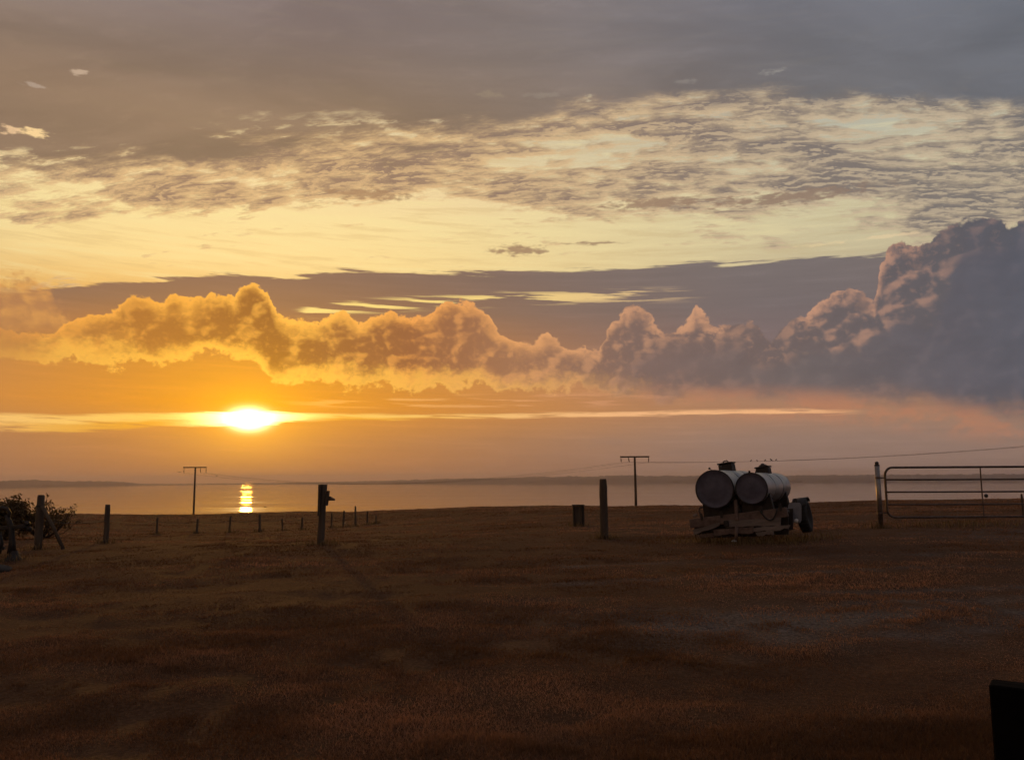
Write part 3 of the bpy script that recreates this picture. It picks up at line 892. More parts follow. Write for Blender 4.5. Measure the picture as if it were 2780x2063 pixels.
# the post with a bracket
Yb = 17.2
g = gpt(873, Yb)
root = empty('bracket_post', g)
def L(px, py, dy=0.0): return at(px, py, Yb + dy) - g
m = MB()
c0 = L(869, 1470); tt = L(880, 1304.5)
pts = [Vector((c0.x, 0, -0.08)) + (Vector((tt.x, 0, tt.z)) - Vector((c0.x, 0, 0))) * (k / 8) for k in range(9)]
m.tube([(q.x + random.uniform(-.004, .004), q.y, q.z) for q in pts], [0.079 - 0.0014 * k for k in range(9)], 8, jit=0.04)
m.build('post', MAT['old_wood'], root)
m = MB(); a, b = L(868.5, 1315, -0.07), L(866, 1400, -0.07); m.beam(a, b, 0.05, 0.09, 0.006, (0, 1, 0)); m.build('cleat', MAT['old_wood'], root)
m = MB(); a, b = L(891, 1332, -0.03), L(886, 1372, -0.03); m.beam(a, b, 0.055, 0.09, 0.006, (0, 1, 0)); m.build('side_block', MAT['old_wood'], root)
m = MB(); q = [L(889, 1345), L(896, 1347), L(908.5, 1354), L(908.5, 1358.5), L(889, 1358.5)]
m.add([(v.x, -0.035, v.z) for v in q] + [(v.x, 0.035, v.z) for v in q], [(0, 4, 3, 2, 1), (5, 6, 7, 8, 9)] + [(i, (i + 1) % 5, 5 + (i + 1) % 5, 5 + i) for i in range(5)])
br = m.build('bracket', MAT['rust'], root)
m = MB(); a = L(906, 1357, -0.03); m.tube([a + Vector((-0.07, -0.02, 0)), a + Vector((0.02, -0.02, 0))], 0.012, 8); m.build('bolt', MAT['black_steel'], br)
tag(root, 'leaning post with wooden bracket sticking out to its right', 'post')

# corner post with its brace on the left
Yc = 18.0
g = gpt(108, Yc)
root = empty('braced_corner_post', g)
H = at(109, 1343, Yc).z - g.z
m = MB(); m.tube([(0, 0, -0.08), (0.006, 0, 0.3), (-0.004, 0, 0.7), (0, 0, H - 0.03), (0, 0, H)], [0.082, 0.08, 0.078, 0.074, 0.05], 10, jit=0.05); m.build('post', MAT['old_wood'], root)
q1 = at(118, 1372, Yc) - g; q2 = gpt(186, Yc) - g
m = MB(); m.tube([(q1.x, -0.06, q1.z), ((q1.x + q2.x) / 2, -0.07, (q1.z + q2.z) / 2), (q2.x, -0.08, q2.z - 0.05)], [0.036, 0.038, 0.04], 8, jit=0.05); m.build('brace', MAT['old_wood'], root)
m = MB(); m.lathe([(0, 0.088), (0.03, 0.088)], (0, 0, H * 0.78), (0, 0, 1), 12); m.build('wire_band', MAT['wire'], root)
tag(root, 'round corner post propped by slanting brace beside the shrub', 'post')

post('fence_post', 293, 20.5, 1370, 13, 'single fence post between the braced corner post and left power pole', 'posts of the pasture fence', square=False)
stakes = [(428, 27.5, 1404, 6), (537, 28.5, 1408, 7), (626, 29.5, 1402, 6), (705, 30.0, 1396, 7), (766, 31.0, 1408, 5), (821, 31.5, 1404, 6),
          (901, 32.0, 1392, 5), (934, 32.5, 1386, 6), (965, 32.0, 1374, 6), (998, 33.0, 1387, 5), (1021, 33.5, 1400, 5)]
names = ['first thin stake right of the leftmost single fence post', 'thin stake in line with foot of left power pole',
         'thin stake just left of the sun glitter on the water', 'thin stake whose head pokes above land edge right of sun glitter',
         'faint thin stake second to the right of the sun glitter', 'last thin stake left of the bracket post',
         'first thin stake right of the bracket post', 'second thin stake right of the bracket post',
         'tallest thin stake, third right of the bracket post', 'fourth thin stake right of the bracket post', 'rightmost short thin stake of the distant fence line']
stake_obs = []
for (px_, Y_, yt, wp), nm in zip(stakes, names):
    stake_obs.append(post('fence_stake', px_, Y_, yt, wp * 0.78, nm, 'thin stakes of the distant fence', (random.uniform(-.06, .06), 0), square=False, cat='stake'))
# one strand of fence wire along them
m = MB(); line = [(110, 18.0, 0.62), (293, 20.5, 0.55)] + [(s_[0], s_[1], 0.42) for s_ in stakes]
pts = []
for (a0, y0, h0), (a1, y1, h1) in zip(line[:-1], line[1:]):
    A, B = gpt(a0, y0) + Vector((0, 0, h0)), gpt(a1, y1) + Vector((0, 0, h1))
    for k in range(6):
        t = k / 6; pts.append(A.lerp(B, t) - Vector((0, 0, 0.05 * 4 * t * (1 - t))))
m.tube(pts, 0.006, 5)
tag(m.build('fence_wire', MAT['wire']), 'thin wire strand strung along the fence stakes on the left', 'wire')

# small box stand between the posts
Yn = 22.6
g = gpt(1570, Yn); root = empty('box_stand', g)
sc = Yn / F; H = at(1570, 1369.5, Yn).z - g.z
m = MB(); m.box((0, 0, H - 0.018), (0.34, 0.26, 0.036), bev=0.006); m.build('lid', MAT['dark_wood'], root)
for sx, w_ in ((-1, 0.055), (1, 0.075)):
    for sy in (-1, 1):
        m = MB(); m.box((sx * 0.125, sy * 0.09, (H - 0.04) / 2 - 0.03), (w_, 0.05, H + 0.01), bev=0.005); m.build('leg', MAT['dark_wood'], root)
m = MB(); m.box((0, 0.02, H * 0.52), (0.19, 0.16, H * 0.8), bev=0.005); m.build('panel', MAT['old_wood'], root)
tag(root, 'small dark wooden box stand with a lid beside the stout post', 'stand')

# ------------------------------------------------------------------ gate and its post
Yg = 17.5
g = gpt(2389.5, Yg); H = at(2389.5, 1262, Yg).z - g.z
root = empty('gate_post', g)
m = MB(); m.tube([(0.002, 0, -0.1), (0, 0, H * 0.5), (-0.004, 0, H)], 0.051, 24); pp = m.build('pipe', MAT['galv'], root)
m = MB(); m.lathe([(-0.03, 0.02), (-0.02, 0.052), (0.0, 0.054), (0.012, 0.04), (0.02, 0.036), (0.04, 0.044), (0.06, 0.036), (0.075, 0.015), (0.078, 0.0)], (-0.004, 0, H), (0, 0, 1), 20); m.build('cap', MAT['black_steel'], root)
for py in (1297, 1392):
    z = at(2389, py, Yg).z - g.z
    m = MB(); m.lathe([(0, 0.058), (0.04, 0.058)], (0, 0, z - 0.02), (0, 0, 1), 20); hb_ = m.build('hinge_collar', MAT['gate'], root)
    m = MB(); m.tube([(0.05, 0, z), (0.165, 0, z)], 0.013, 8); m.build('hinge_pin', MAT['gate'], hb_)
tag(root, 'shiny metal pipe post with ball cap at left end of gate', 'post')

x0 = at(2405, 1330, Yg).x; zb = at(2500, 1404, Yg).z; zt = at(2500, 1268.5, Yg).z
gb = Vector((x0, Yg, zb)); root = empty('field_gate', (x0, Yg, zb))
Wd, Hd, rc = 4.15, zt - zb, 0.17
m = MB(); pts = []
for cxx, czz, a0 in ((Wd - rc, Hd - rc, 0), (rc, Hd - rc, 90), (rc, rc, 180), (Wd - rc, rc, 270)):
    for k in range(7):
        a = R(a0 + 15 * k); pts.append((cxx + rc * math.cos(a), 0, czz + rc * math.sin(a)))
m.tube(pts, 0.025, 10, closed=True); m.build('frame', MAT['gate'], root)
for py in (1301.5, 1335, 1369):
    z = at(2500, py, Yg).z - zb
    m = MB(); m.tube([(0.004, 0, z), (Wd * 0.3, 0, z - 0.004), (Wd * 0.7, 0, z - 0.006), (Wd - 0.004, 0, z)], 0.018, 8); m.build('rail', MAT['gate'], root)
for px_ in (2664, 2664 + 259 * 0.93):
    x = at(px_, 1330, Yg).x - x0
    if x < Wd - 0.2:
        m = MB(); m.box((x, -0.02, Hd / 2), (0.03, 0.008, Hd - 0.03), bev=0.002); m.build('upright', MAT['gate'], root)
m = MB(); x = at(2672, 1330, Yg).x - x0; z = at(2672, 1345.5, Yg).z - zb
m.lathe([(-0.045, 0.0), (-0.04, 0.02), (-0.02, 0.036), (0, 0.041), (0.02, 0.036), (0.04, 0.02), (0.045, 0.0)], (x, -0.055, z), (0, 1, 0), 16); m.build('insulator_knob', MAT['black_steel'], root)
tag(root, 'tubular metal field gate with rounded corners and horizontal rails', 'gate')
post('fence_stake', 2773, 20.0, 1341, 5, 'thin stake behind the gate at right edge', 'thin stakes of the distant fence', square=False, cat='stake')

# ------------------------------------------------------------------ near black timber
g = gpt(2760, 3.3)
a = at(2684, 1858, 3.3)
H = a.z - g.z
m = MB(); m.box((0.23, 0.06, H / 2 - 0.03), (0.46, 0.12, H + 0.06), bev=0.006)
ob = m.build('timber_block', MAT['black_paint']); ob.location = (a.x, a.y, g.z); ob.rotation_euler = (0, 0, R(-35))
tag(ob, 'black square timber block cropped by the lower right corner', 'block')

# ------------------------------------------------------------------ tank trailer
O = at(1873, 1409, 15.75)
Mx = Matrix.Translation(O) @ Matrix.Rotation(R(-30), 4, 'Z') @ Matrix.Rotation(R(-7.8), 4, 'Y')
Mi = Mx.inverted()
def T(px, py, Y): return Mi @ at(px, py, Y)
def TL(px, py, ly):
    """the local point on the trailer's own plane y = ly that is seen at a pixel"""
    o_ = Mi @ CAM; d_ = (Mi.to_3x3() @ ray(px, py)); t_ = (ly - o_.y) / d_.y
    return o_ + d_ * t_
trailer = empty('tank_trailer', O)
trailer.rotation_euler = (Matrix.Rotation(R(-30), 4, 'Z') @ Matrix.Rotation(R(-7.8), 4, 'Y')).to_euler()
tag(trailer, 'old trailer carrying two grey cylinder tanks, tilted to the left', 'trailer')


def tank(cpx, cpy, ly, rpx, length, hatch_t, hatch, seams, dish):
    c = TL(cpx, cpy, ly); Yw = (Mx @ c).y
    r_ = rpx * Yw / F
    m = MB(); prof = [(0.02, r_ * 0.985)]
    st = sorted(seams)
    for s_ in st:
        prof += [(s_ - 0.016, r_), (s_ - 0.010, r_ * 0.985), (s_ + 0.010, r_ * 0.985), (s_ + 0.016, r_)]
    prof += [(length, r_), (length + 0.05, r_ * 0.93), (length + 0.10, r_ * 0.75), (length + 0.13, r_ * 0.4), (length + 0.14, 0.0)]
    m.lathe(prof, c, (0, 1, 0), 56)
    def dent(v):
        q = Vector(v) - c; d_ = 1 + 0.030 * float(vnoise(np.float64(q.y * 2.2 + cpx), np.float64(math.atan2(q.x, q.z) * 2.0), 61)) * (1 if q.y > 0.1 else 0.2)
        return (c.x + q.x * d_, c.y + q.y, c.z + q.z * d_)
    m.v = [dent(v) for v in m.v]
    tk = m.build('tank', MAT['tank'], trailer)
    m = MB(); m.lathe([(0.03, r_ * 0.99), (0.0, r_ * 0.985), (-0.012, r_ * 0.95), (0.0, r_ * 0.92), (-dish * 0.5, r_ * 0.6), (-dish, r_ * 0.25), (-dish, 0.0)], c, (0, 1, 0), 56)
    m.build('end_plate', MAT['tank_end'], tk)
    m = MB(); m.lathe([(-0.02, r_ * 0.985), (-0.022, r_ * 1.02), (0.03, r_ * 1.022), (0.032, r_ * 0.99)], c, (0, 1, 0), 56); m.build('rim', MAT['black_steel'], tk)
    for s_ in st:
        m = MB(); m.lathe([(s_ - 0.014, r_ * 0.99), (s_ - 0.012, r_ * 1.006), (s_ + 0.012, r_ * 1.006), (s_ + 0.014, r_ * 0.99)], c, (0, 1, 0), 56); m.build('seam_band', MAT['black_steel'], tk)
    # filler hatch on top, square to the ground's plumb as seen
    hw, hd, hh = hatch
    top = c + Vector((0.0, hatch_t, r_))
    m = MB(); m.box(top + Vector((0, 0, hh / 2 - 0.03)), (hw, hd, hh), bev=0.01); m.box(top + Vector((0, 0, hh - 0.01)), (hw + 0.03, hd + 0.03, 0.03), bev=0.006)
    ht = m.build('hatch', MAT['black_steel'], tk)
    return tk, c, r_, top, hh


tkL, cL, rL, topL, hhL = tank(1940, 1328, 0.0, 51, 2.15, 1.15, (0.27, 0.30, 0.16), (0.72, 1.5), 0.03)
tkR, cR, rR, topR, hhR = tank(2040, 1326, 0.0, 42, 2.15, 1.25, (0.24, 0.30, 0.13), (0.72, 1.42), 0.03)
m = MB(); m.tube([topL + Vector((-0.06, 0, hhL - 0.02)), topL + Vector((-0.06, 0, hhL + 0.035)), topL + Vector((0.02, 0, hhL + 0.045)), topL + Vector((0.06, 0, hhL - 0.01))], 0.012, 8); m.build('hatch_handle', MAT['black_steel'], tkL)
m = MB(); m.lathe([(0, 0.10), (0.03, 0.085), (0.05, 0.05), (0.075, 0.022), (0.08, 0)], topR + Vector((0, 0, hhR - 0.01)), (0, 0, 1), 16); m.build('hatch_dome', MAT['black_steel'], tkR)
def vent(tk, c, r_, t, h, tilt):
    m = MB(); b_ = c + Vector((0, t, r_ - 0.01))
    m.tube([b_, b_ + Vector((tilt, 0, h))], 0.006, 6); e = b_ + Vector((tilt, 0, h))
    m.lathe([(-0.022, 0), (-0.012, 0.02), (0.006, 0.022), (0.02, 0.012), (0.024, 0)], e, (0, 0, 1), 10); m.build('vent_valve', MAT['black_steel'], tk)
vent(tkL, cL, rL, 0.10, 0.055, -0.06); vent(tkL, cL, rL, 0.62, 0.075, 0.02); vent(tkR, cR, rR, 0.08, 0.035, 0.0); vent(tkR, cR, rR, 0.6, 0.03, 0.0)

# chassis
Lb = 1.84
m = MB(); m.box((Lb / 2, -0.02, -0.085), (Lb, 0.10, 0.17), bev=0.008); m.build('rear_beam', MAT['rust'], trailer)
for x in (0.22, Lb - 0.3):
    m = MB(); m.box((x, 1.05, -0.09), (0.08, 2.02, 0.11), bev=0.006); m.build('side_rail', MAT['black_steel'], trailer)
for y in (0.55, 1.25, 2.0):
    m = MB(); m.box((Lb / 2 - 0.03, y, -0.02), (Lb - 0.25, 0.09, 0.05), bev=0.006); m.build('cross_member', MAT['black_steel'], trailer)
# saddles under the tanks
for c, r_, nm in ((cL, rL, 'saddle'), (cR, rR, 'saddle')):
    for y in (0.25, 1.7):
        m = MB(); n_ = 14; ring = []
        for k in range(n_ + 1):
            a_ = R(205 + 130 * k / n_); ring.append((c.x + math.cos(a_) * (r_ + 0.004), c.z + math.sin(a_) * (r_ + 0.004)))
        poly = ring + [(ring[-1][0] + 0.02, 0.004), (ring[0][0] - 0.02, 0.004)]
        vs = [(x, y - 0.06, z) for x, z in poly] + [(x, y + 0.06, z) for x, z in poly]; k = len(poly)
        fs = [(i, i + 1, k + i + 1, k + i) for i in range(k - 1)] + [(k - 1, 0, k, 2 * k - 1)]
        for i in range(n_ // 2): fs += [(i, n_ - i, n_ - i - 1, i + 1), (k + i, k + i + 1, k + n_ - i - 1, k + n_ - i)]
        fs += [(0, k - 1, k - 2, n_), (k, k + n_, 2 * k - 2, 2 * k - 1)]
        m.add(vs, fs); m.build(nm, MAT['black_steel'], trailer)
# hook at the left end
m = MB(); q = TL(1899, 1380, -0.03); m.tube([q + Vector((0.0, 0, -0.16)), q + Vector((-0.015, 0, -0.05)), q, q + Vector((0.03, 0, 0.025)), q + Vector((0.06, 0, 0.0))], 0.02, 8); m.build('hook', MAT['rust'], trailer)
m = MB(); q = TL(1885, 1400, -0.04); m.lathe([(-0.03, 0.0), (-0.02, 0.03), (0.05, 0.035), (0.07, 0.0)], q, (1, 0, 0.15), 10); m.build('lamp', MAT['grey_plank'], trailer)
# stake between the tanks
a, b = TL(1997, 1357, -0.09), TL(2000, 1412, -0.09)
m = MB(); m.beam(a, b, 0.06, 0.03, 0.005, (0, 1, 0)); m.build('centre_stake', MAT['rust'], trailer)
# boards below the beam
def board(name, quad, ly, th, mat, jag=0.0):
    ps = [TL(x, y, ly) for x, y in quad]; n_ = 10; top_, bot = [], []
    for k in range(n_ + 1):
        t_ = k / n_
        u_ = ps[0].lerp(ps[1], t_); d_ = ps[3].lerp(ps[2], t_)
        top_.append(u_ + Vector((0, 0, random.uniform(-1, 1) * jag * 0.3))); bot.append(d_ + Vector((0, 0, random.uniform(-1, 1) * jag)))
    f_ = top_ + bot; k_ = len(f_); h_ = n_ + 1
    vs = f_ + [v + Vector((0, th, 0)) for v in f_]; fs = []
    for i in range(n_):
        fs += [(i, h_ + i, h_ + i + 1, i + 1), (k_ + i, k_ + i + 1, k_ + h_ + i + 1, k_ + h_ + i), (i, i + 1, k_ + i + 1, k_ + i), (h_ + i, k_ + h_ + i, k_ + h_ + i + 1, h_ + i + 1)]
    fs += [(0, k_, k_ + h_, h_), (n_, h_ + n_, k_ + h_ + n_, k_ + n_)]
    m = MB(); m.add(vs, fs); return m.build(name, MAT[mat], trailer)
board('plank', [(1881, 1438), (1952, 1418), (1953, 1427), (1884, 1451)], -0.09, 0.04, 'grey_plank', 0.01)
board('plank', [(1964, 1413), (2120, 1405), (2118, 1424), (1970, 1432)], -0.08, 0.035, 'grey_plank', 0.012)
board('plank', [(1936, 1438), (2044, 1430), (2044, 1446), (1940, 1453)], -0.12, 0.05, 'rust', 0.02)
board('plank', [(2030, 1434), (2144, 1424), (2140, 1437), (2034, 1446)], -0.10, 0.05, 'grey_plank', 0.03)
board('fender_plate', [(1876, 1415), (1950, 1407), (1948, 1417), (1878, 1432)], -0.075, 0.03, 'rust', 0.006)
board('dark_underbody_sheet', [(1884, 1425), (2140, 1404), (2140, 1450), (1888, 1463)], 0.10, 0.05, 'black_steel', 0.012)  # added dark sheet standing in for the shade under the chassis
board('offcut', [(2050, 1446), (2098, 1440), (2100, 1449), (2056, 1456)], -0.16, 0.05, 'grey_plank', 0.02)
board('offcut', [(1888, 1453), (1934, 1446), (1938, 1456), (1892, 1463)], -0.05, 0.06, 'rust', 0.015)
for x_ in (1905, 1958, 2066, 2118):
    q = TL(x_, 1403 - (x_ - 1905) * 0.12, -0.075); m = MB(); m.box(q, (0.05, 0.016, 0.13), bev=0.004); m.build('stanchion_socket', MAT['black_steel'], trailer)
q0, q1 = TL(2062, 1384, -0.10), TL(2110, 1380, -0.10)
m = MB(); m.tube([q0.lerp(q1, k / 12) - Vector((0, 0, 0.20 * 4 * (k / 12) * (1 - k / 12))) for k in range(13)], 0.013, 8); m.build('hanging_hose', MAT['rubber'], trailer)
q = TL(1972, 1421, -0.09); m = MB(); m.box(q, (0.09, 0.05, 0.12), bev=0.01); m.build('tail_light_box', MAT['black_steel'], trailer)
board('dark_gap_filler', [(2112, 1384), (2152, 1380), (2152, 1438), (2112, 1445)], 0.30, 0.05, 'black_steel', 0.0)  # added dark filler closing the see-through gap between beam and wheel
# jack leg
a, b = TL(2000, 1430, -0.16), TL(1998, 1466, -0.16)
m = MB(); m.tube([a, a.lerp(b, 0.5), b], [0.032, 0.03, 0.024], 10); jk = m.build('jack_leg', MAT['rust'], trailer)
m = MB(); q = TL(1993, 1470, -0.17); m.lathe([(0, 0.05), (0.015, 0.05), (0.03, 0.03), (0.035, 0)], q, (0.1, 0, 1), 14); m.build('jack_foot', MAT['dull_foot'], jk)
# wheels
def wheel(c, r_, w_):
    m = MB(); h = w_ / 2
    m.lathe([(-h * 0.8, r_ * 0.62), (-h, r_ * 0.74), (-h, r_ * 0.88), (-h * 0.82, r_ * 0.97), (-h * 0.4, r_), (0, r_ * 1.005), (h * 0.4, r_), (h * 0.82, r_ * 0.97), (h, r_ * 0.88), (h, r_ * 0.74), (h * 0.8, r_ * 0.62)], c, (1, 0, 0), 40)
    t_ = m.build('tyre', MAT['rubber'], None); t_.name = 'wheel'; t_.parent = trailer
    m = MB(); m.lathe([(-h * 0.3, 0.0), (-h * 0.3, r_ * 0.2), (-h * 0.7, r_ * 0.3), (-h * 0.5, r_ * 0.55), (-h * 0.85, r_ * 0.64), (h * 0.85, r_ * 0.64), (h * 0.5, r_ * 0.55), (h * 0.7, r_ * 0.3), (h * 0.3, r_ * 0.2), (h * 0.3, 0)], c, (1, 0, 0), 32); m.build('rim', MAT['black_steel'], t_)
    for k in range(26):
        a_ = 2 * math.pi * k / 26; m = MB()
        d_ = Vector((0, math.cos(a_), math.sin(a_))); rot = Matrix((Vector((1, 0, 0)), d_.cross(Vector((1, 0, 0))), d_)).transposed()
        m.box(Vector(c) + d_ * (r_ * 0.995), (w_ * 0.86, r_ * 0.10, 0.026), rot, 0.004)
        m.build('tread_block', MAT['rubber'], t_)
    return t_
wc = T(2184, 1400, 15.55); wr, ww = 0.30, 0.19
wheel(wc, wr, ww)
wl = Vector((0.12, wc.y, wc.z + 0.02)); wheel(wl, 0.20, 0.15)
m = MB(); m.tube([(wl.x, wc.y, wl.z), (wc.x, wc.y, wc.z)], 0.035, 12); m.build('axle', MAT['black_steel'], trailer)
# mudguards: arched sheet over the wheel and a flat flap behind it
m = MB(); n_ = 16
for rr_ in (wr + 0.035,):
    pr = []
    for k in range(n_ + 1):
        a_ = R(50 + 95 * k / n_); pr.append((wc.y - math.cos(R(180) - a_) * 0 + math.cos(a_) * rr_, wc.z + math.sin(a_) * rr_))
    vs = [(wc.x - ww * 0.75, y, z) for y, z in pr] + [(wc.x + ww * 0.62, y, z) for y, z in pr] + [(wc.x - ww * 0.75, y, z + 0.012) for y, z in pr] + [(wc.x + ww * 0.62, y, z + 0.012) for y, z in pr]
    k = n_ + 1; fs = []
    for i in range(n_): fs += [(i, i + 1, k + i + 1, k + i), (2 * k + i, 3 * k + i, 3 * k + i + 1, 2 * k + i + 1), (i, 2 * k + i, 2 * k + i + 1, i + 1), (k + i, k + i + 1, 3 * k + i + 1, 3 * k + i)]
    m.add(vs, fs, True)
mg = m.build('mudguard', MAT['black_steel'], trailer)
fly = wc.y - wr - 0.12
q = [TL(x, y, fly) for x, y in ((2143, 1419), (2172, 1419.5), (2175.5, 1412), (2175, 1372), (2170, 1364.5), (2146, 1364), (2139.5, 1371), (2138.5, 1412))]
m = MB(); k = len(q); m.add(list(q) + [v + Vector((0, 0.02, 0)) for v in q], [tuple(range(k)), tuple(range(2 * k - 1, k - 1, -1))] + [(i, k + i, k + (i + 1) % k, (i + 1) % k) for i in range(k)])
fl = m.build('mud_flap', MAT['flap'], trailer)
m = MB(); q = TL(2162, 1413, fly - 0.004); m.lathe([(0, 0.037), (-0.012, 0.035), (-0.018, 0.02), (-0.02, 0)], q, (0, 1, 0), 20); m.build('reflector', MAT['white'], fl)
m = MB(); q = TL(2161, 1358, fly + 0.05); m.lathe([(-0.05, 0.02), (0, 0.022), (0.03, 0.018), (0.04, 0)], q, (0, 0, 1), 12); m.build('lamp_stub', MAT['black_steel'], fl)
a, b = TL(2137, 1390, fly + 0.1), Vector((Lb - 0.02, 0.1, -0.1))
m = MB(); m.beam(a + Vector((0.03, 0, 0.05)), b, 0.05, 0.05, 0.005); m.build('flap_bracket', MAT['black_steel'], trailer)
# drawbar, on the far side
m = MB(); m.tube([(0.3, 2.1, -0.09), (Lb / 2, 3.1, -0.12), (Lb / 2, 3.4, -0.13)], 0.035, 10); m.tube([(Lb - 0.35, 2.1, -0.09), (Lb / 2 + 0.03, 3.1, -0.12)], 0.035, 10); m.build('drawbar', MAT['black_steel'], trailer)

# ------------------------------------------------------------------ power poles, wires, birds
def power_pole(px, Y, ytop, xl, xr, hang, label):
    p = at(px, ytop, Y); g = Vector((p.x, p.y, float(gz(p.x, p.y)))); Hh = p.z - g.z
    root = empty('power_pole', g)
    m = MB(); m.tube([(0, 0, -0.4), (0.01, 0, Hh * 0.5), (0, 0, Hh + 0.03)], [0.125, 0.105, 0.085], 14, jit=0.02); m.build('pole', MAT['pole'], root)
    a, b = at(xl, ytop, Y).x - p.x, at(xr, ytop, Y).x - p.x
    m = MB(); m.box(((a + b) / 2, -0.12, Hh - 0.03), (b - a, 0.10, 0.12), bev=0.01); arm = m.build('crossarm', MAT['pole'], root)
    ends = []
    for hx, tilt in hang:
        x = at(hx, ytop, Y).x - p.x; z0 = Hh - 0.09; ln = 15.5 * Y / F - 0.09
        m = MB(); m.tube([(x, -0.12, z0 + 0.02), (x + tilt, -0.12, z0 - ln * 0.35)], 0.022, 8)
        for k in range(4):
            zz = z0 - ln * (0.3 + 0.16 * k); m.lathe([(0.03, 0.02), (0.012, 0.045), (-0.01, 0.055), (-0.03, 0.025), (-0.045, 0.02)], (x + tilt * (0.5 + .15 * k), -0.12, zz), (0, 0, 1), 10)
        m.tube([(x + tilt, -0.12, z0 - ln * 0.7), (x + tilt * 1.1, -0.12, z0 - ln)], 0.018, 8); m.build('insulator', MAT['porcelain'], root)
        ends.append(g + Vector((x + tilt * 1.1, -0.12, z0 - ln)))
    tag(root, label, 'power pole', 'power poles behind the land edge')
    return ends


eA = power_pole(530.5, 88.0, 1268, 499, 562, [(501, 0), (546, 0), (561, 0)], 'distant T-shaped wooden power pole left of the sun glitter')
eB = power_pole(1723, 69.0, 1239, 1683, 1762, [(1685, 0.02), (1704, 0.10), (1760, 0.0)], 'T-shaped wooden power pole left of the tank trailer')
def wire(A, B, sag, label, grp):
    m = MB(); m.tube([A.lerp(B, k / 40) - Vector((0, 0, sag * 4 * (k / 40) * (1 - k / 40))) for k in range(41)], 0.0065, 5)
    tag(m.build('power_line_wire', MAT['wire']), label, 'wire', grp)
for a, b, w_ in zip(eA, eB, ('left arm end', 'middle insulator', 'right arm end')): wire(a, b, 1.5, 'power line wire between both poles, hung from the %s of each' % w_, 'wires between the two power poles')
step = Vector((45.2, -19.0, 0))
eC = [b + Vector((45.2, -19.0, 2.9)) + Vector((0, k * 0.4, 0.10 * k)) for k, b in enumerate(eB)]
for b, c, w_ in zip(eB, eC, ('from left arm end', 'from middle insulator', 'from right arm end, with birds on it')): wire(b, c, 1.05, 'power line wire running right over the trailer %s' % w_, 'wires running right from the power pole')


def bird(loc, yaw, label, s=1.0, flying=False):
    o = MB()
    # one spindle: tail, body, head, beak
    ax = Vector((1, 0, 0.0 if flying else 0.75))
    pr = [(-0.13, 0.0), (-0.125, 0.012), (-0.07, 0.014), (-0.05, 0.026), (-0.02, 0.040), (0.02, 0.042), (0.05, 0.030), (0.062, 0.025), (0.078, 0.028), (0.095, 0.020), (0.104, 0.007), (0.122, 0.0)]
    o.lathe(pr, (0, 0, 0 if flying else 0.075), ax, 10)
    if flying:
        for sy in (-1, 1):
            ps = [Vector((0.03, 0, 0.02)), Vector((0.045, sy * 0.09, 0.05)), Vector((0.0, sy * 0.20, 0.03)), Vector((-0.05, sy * 0.27, 0.0)), Vector((-0.045, sy * 0.12, 0.03)), Vector((-0.03, 0, 0.015))]
            vs = ps + [v + Vector((0, 0, -0.008)) for v in ps]
            fs = [tuple(range(6)), tuple(range(11, 5, -1))] + [(i, 6 + i, 6 + (i + 1) % 6, (i + 1) % 6) for i in range(6)]
            o.add(vs, fs)
    else:
        for sy in (-1, 1): o.tube([(0.0, sy * 0.015, 0.05), (0.004, sy * 0.013, 0.008)], 0.004, 5)
    ob = o.build('bird', MAT['feather']); ob.location = loc; ob.rotation_euler = (0, 0, yaw); ob.scale = (s, s, s)
    tag(ob, label, 'bird', 'flying birds' if flying else 'birds perched on the wire')
    return ob


def on_wire(px, k=2):
    """the point of wire k right of the second pole that is seen in column px"""
    A, B = eB[k], eC[k]; best = None
    for i in range(401):
        t = i / 400; q = A.lerp(B, t) - Vector((0, 0, 1.05 * 4 * t * (1 - t)))
        e = abs(project(q)[0] - px)
        if best is None or e < best[0]: best = (e, q)
    return best[1] + Vector((0, 0, 0.010))
for px_, s_, yaw_, lb in ((2039, 1.0, 0.4, 'leftmost of five small birds perched on the wire above tank hatches'), (2054, 0.8, 2.6, 'second small bird from the left on the wire'),
                          (2077, 0.95, 0.2, 'middle one of five small birds on the wire'), (2095, 1.25, 2.9, 'biggest of the birds on wire, above right tank hatch'),
                          (2107, 1.0, 0.5, 'rightmost of five small birds perched on the wire')):
    bird(on_wire(px_), yaw_, lb, s_)
bird(at(720, 1376, 42), 0.6, 'dark bird flying low over water right of sun glitter', 0.62, True)
bird(at(487, 1282, 60), 2.2, 'tiny bird flying left of the left power pole head', 0.6, True)
bird(at(589, 1292, 60), -0.5, 'tiny bird flying right of the left power pole', 0.5, True)

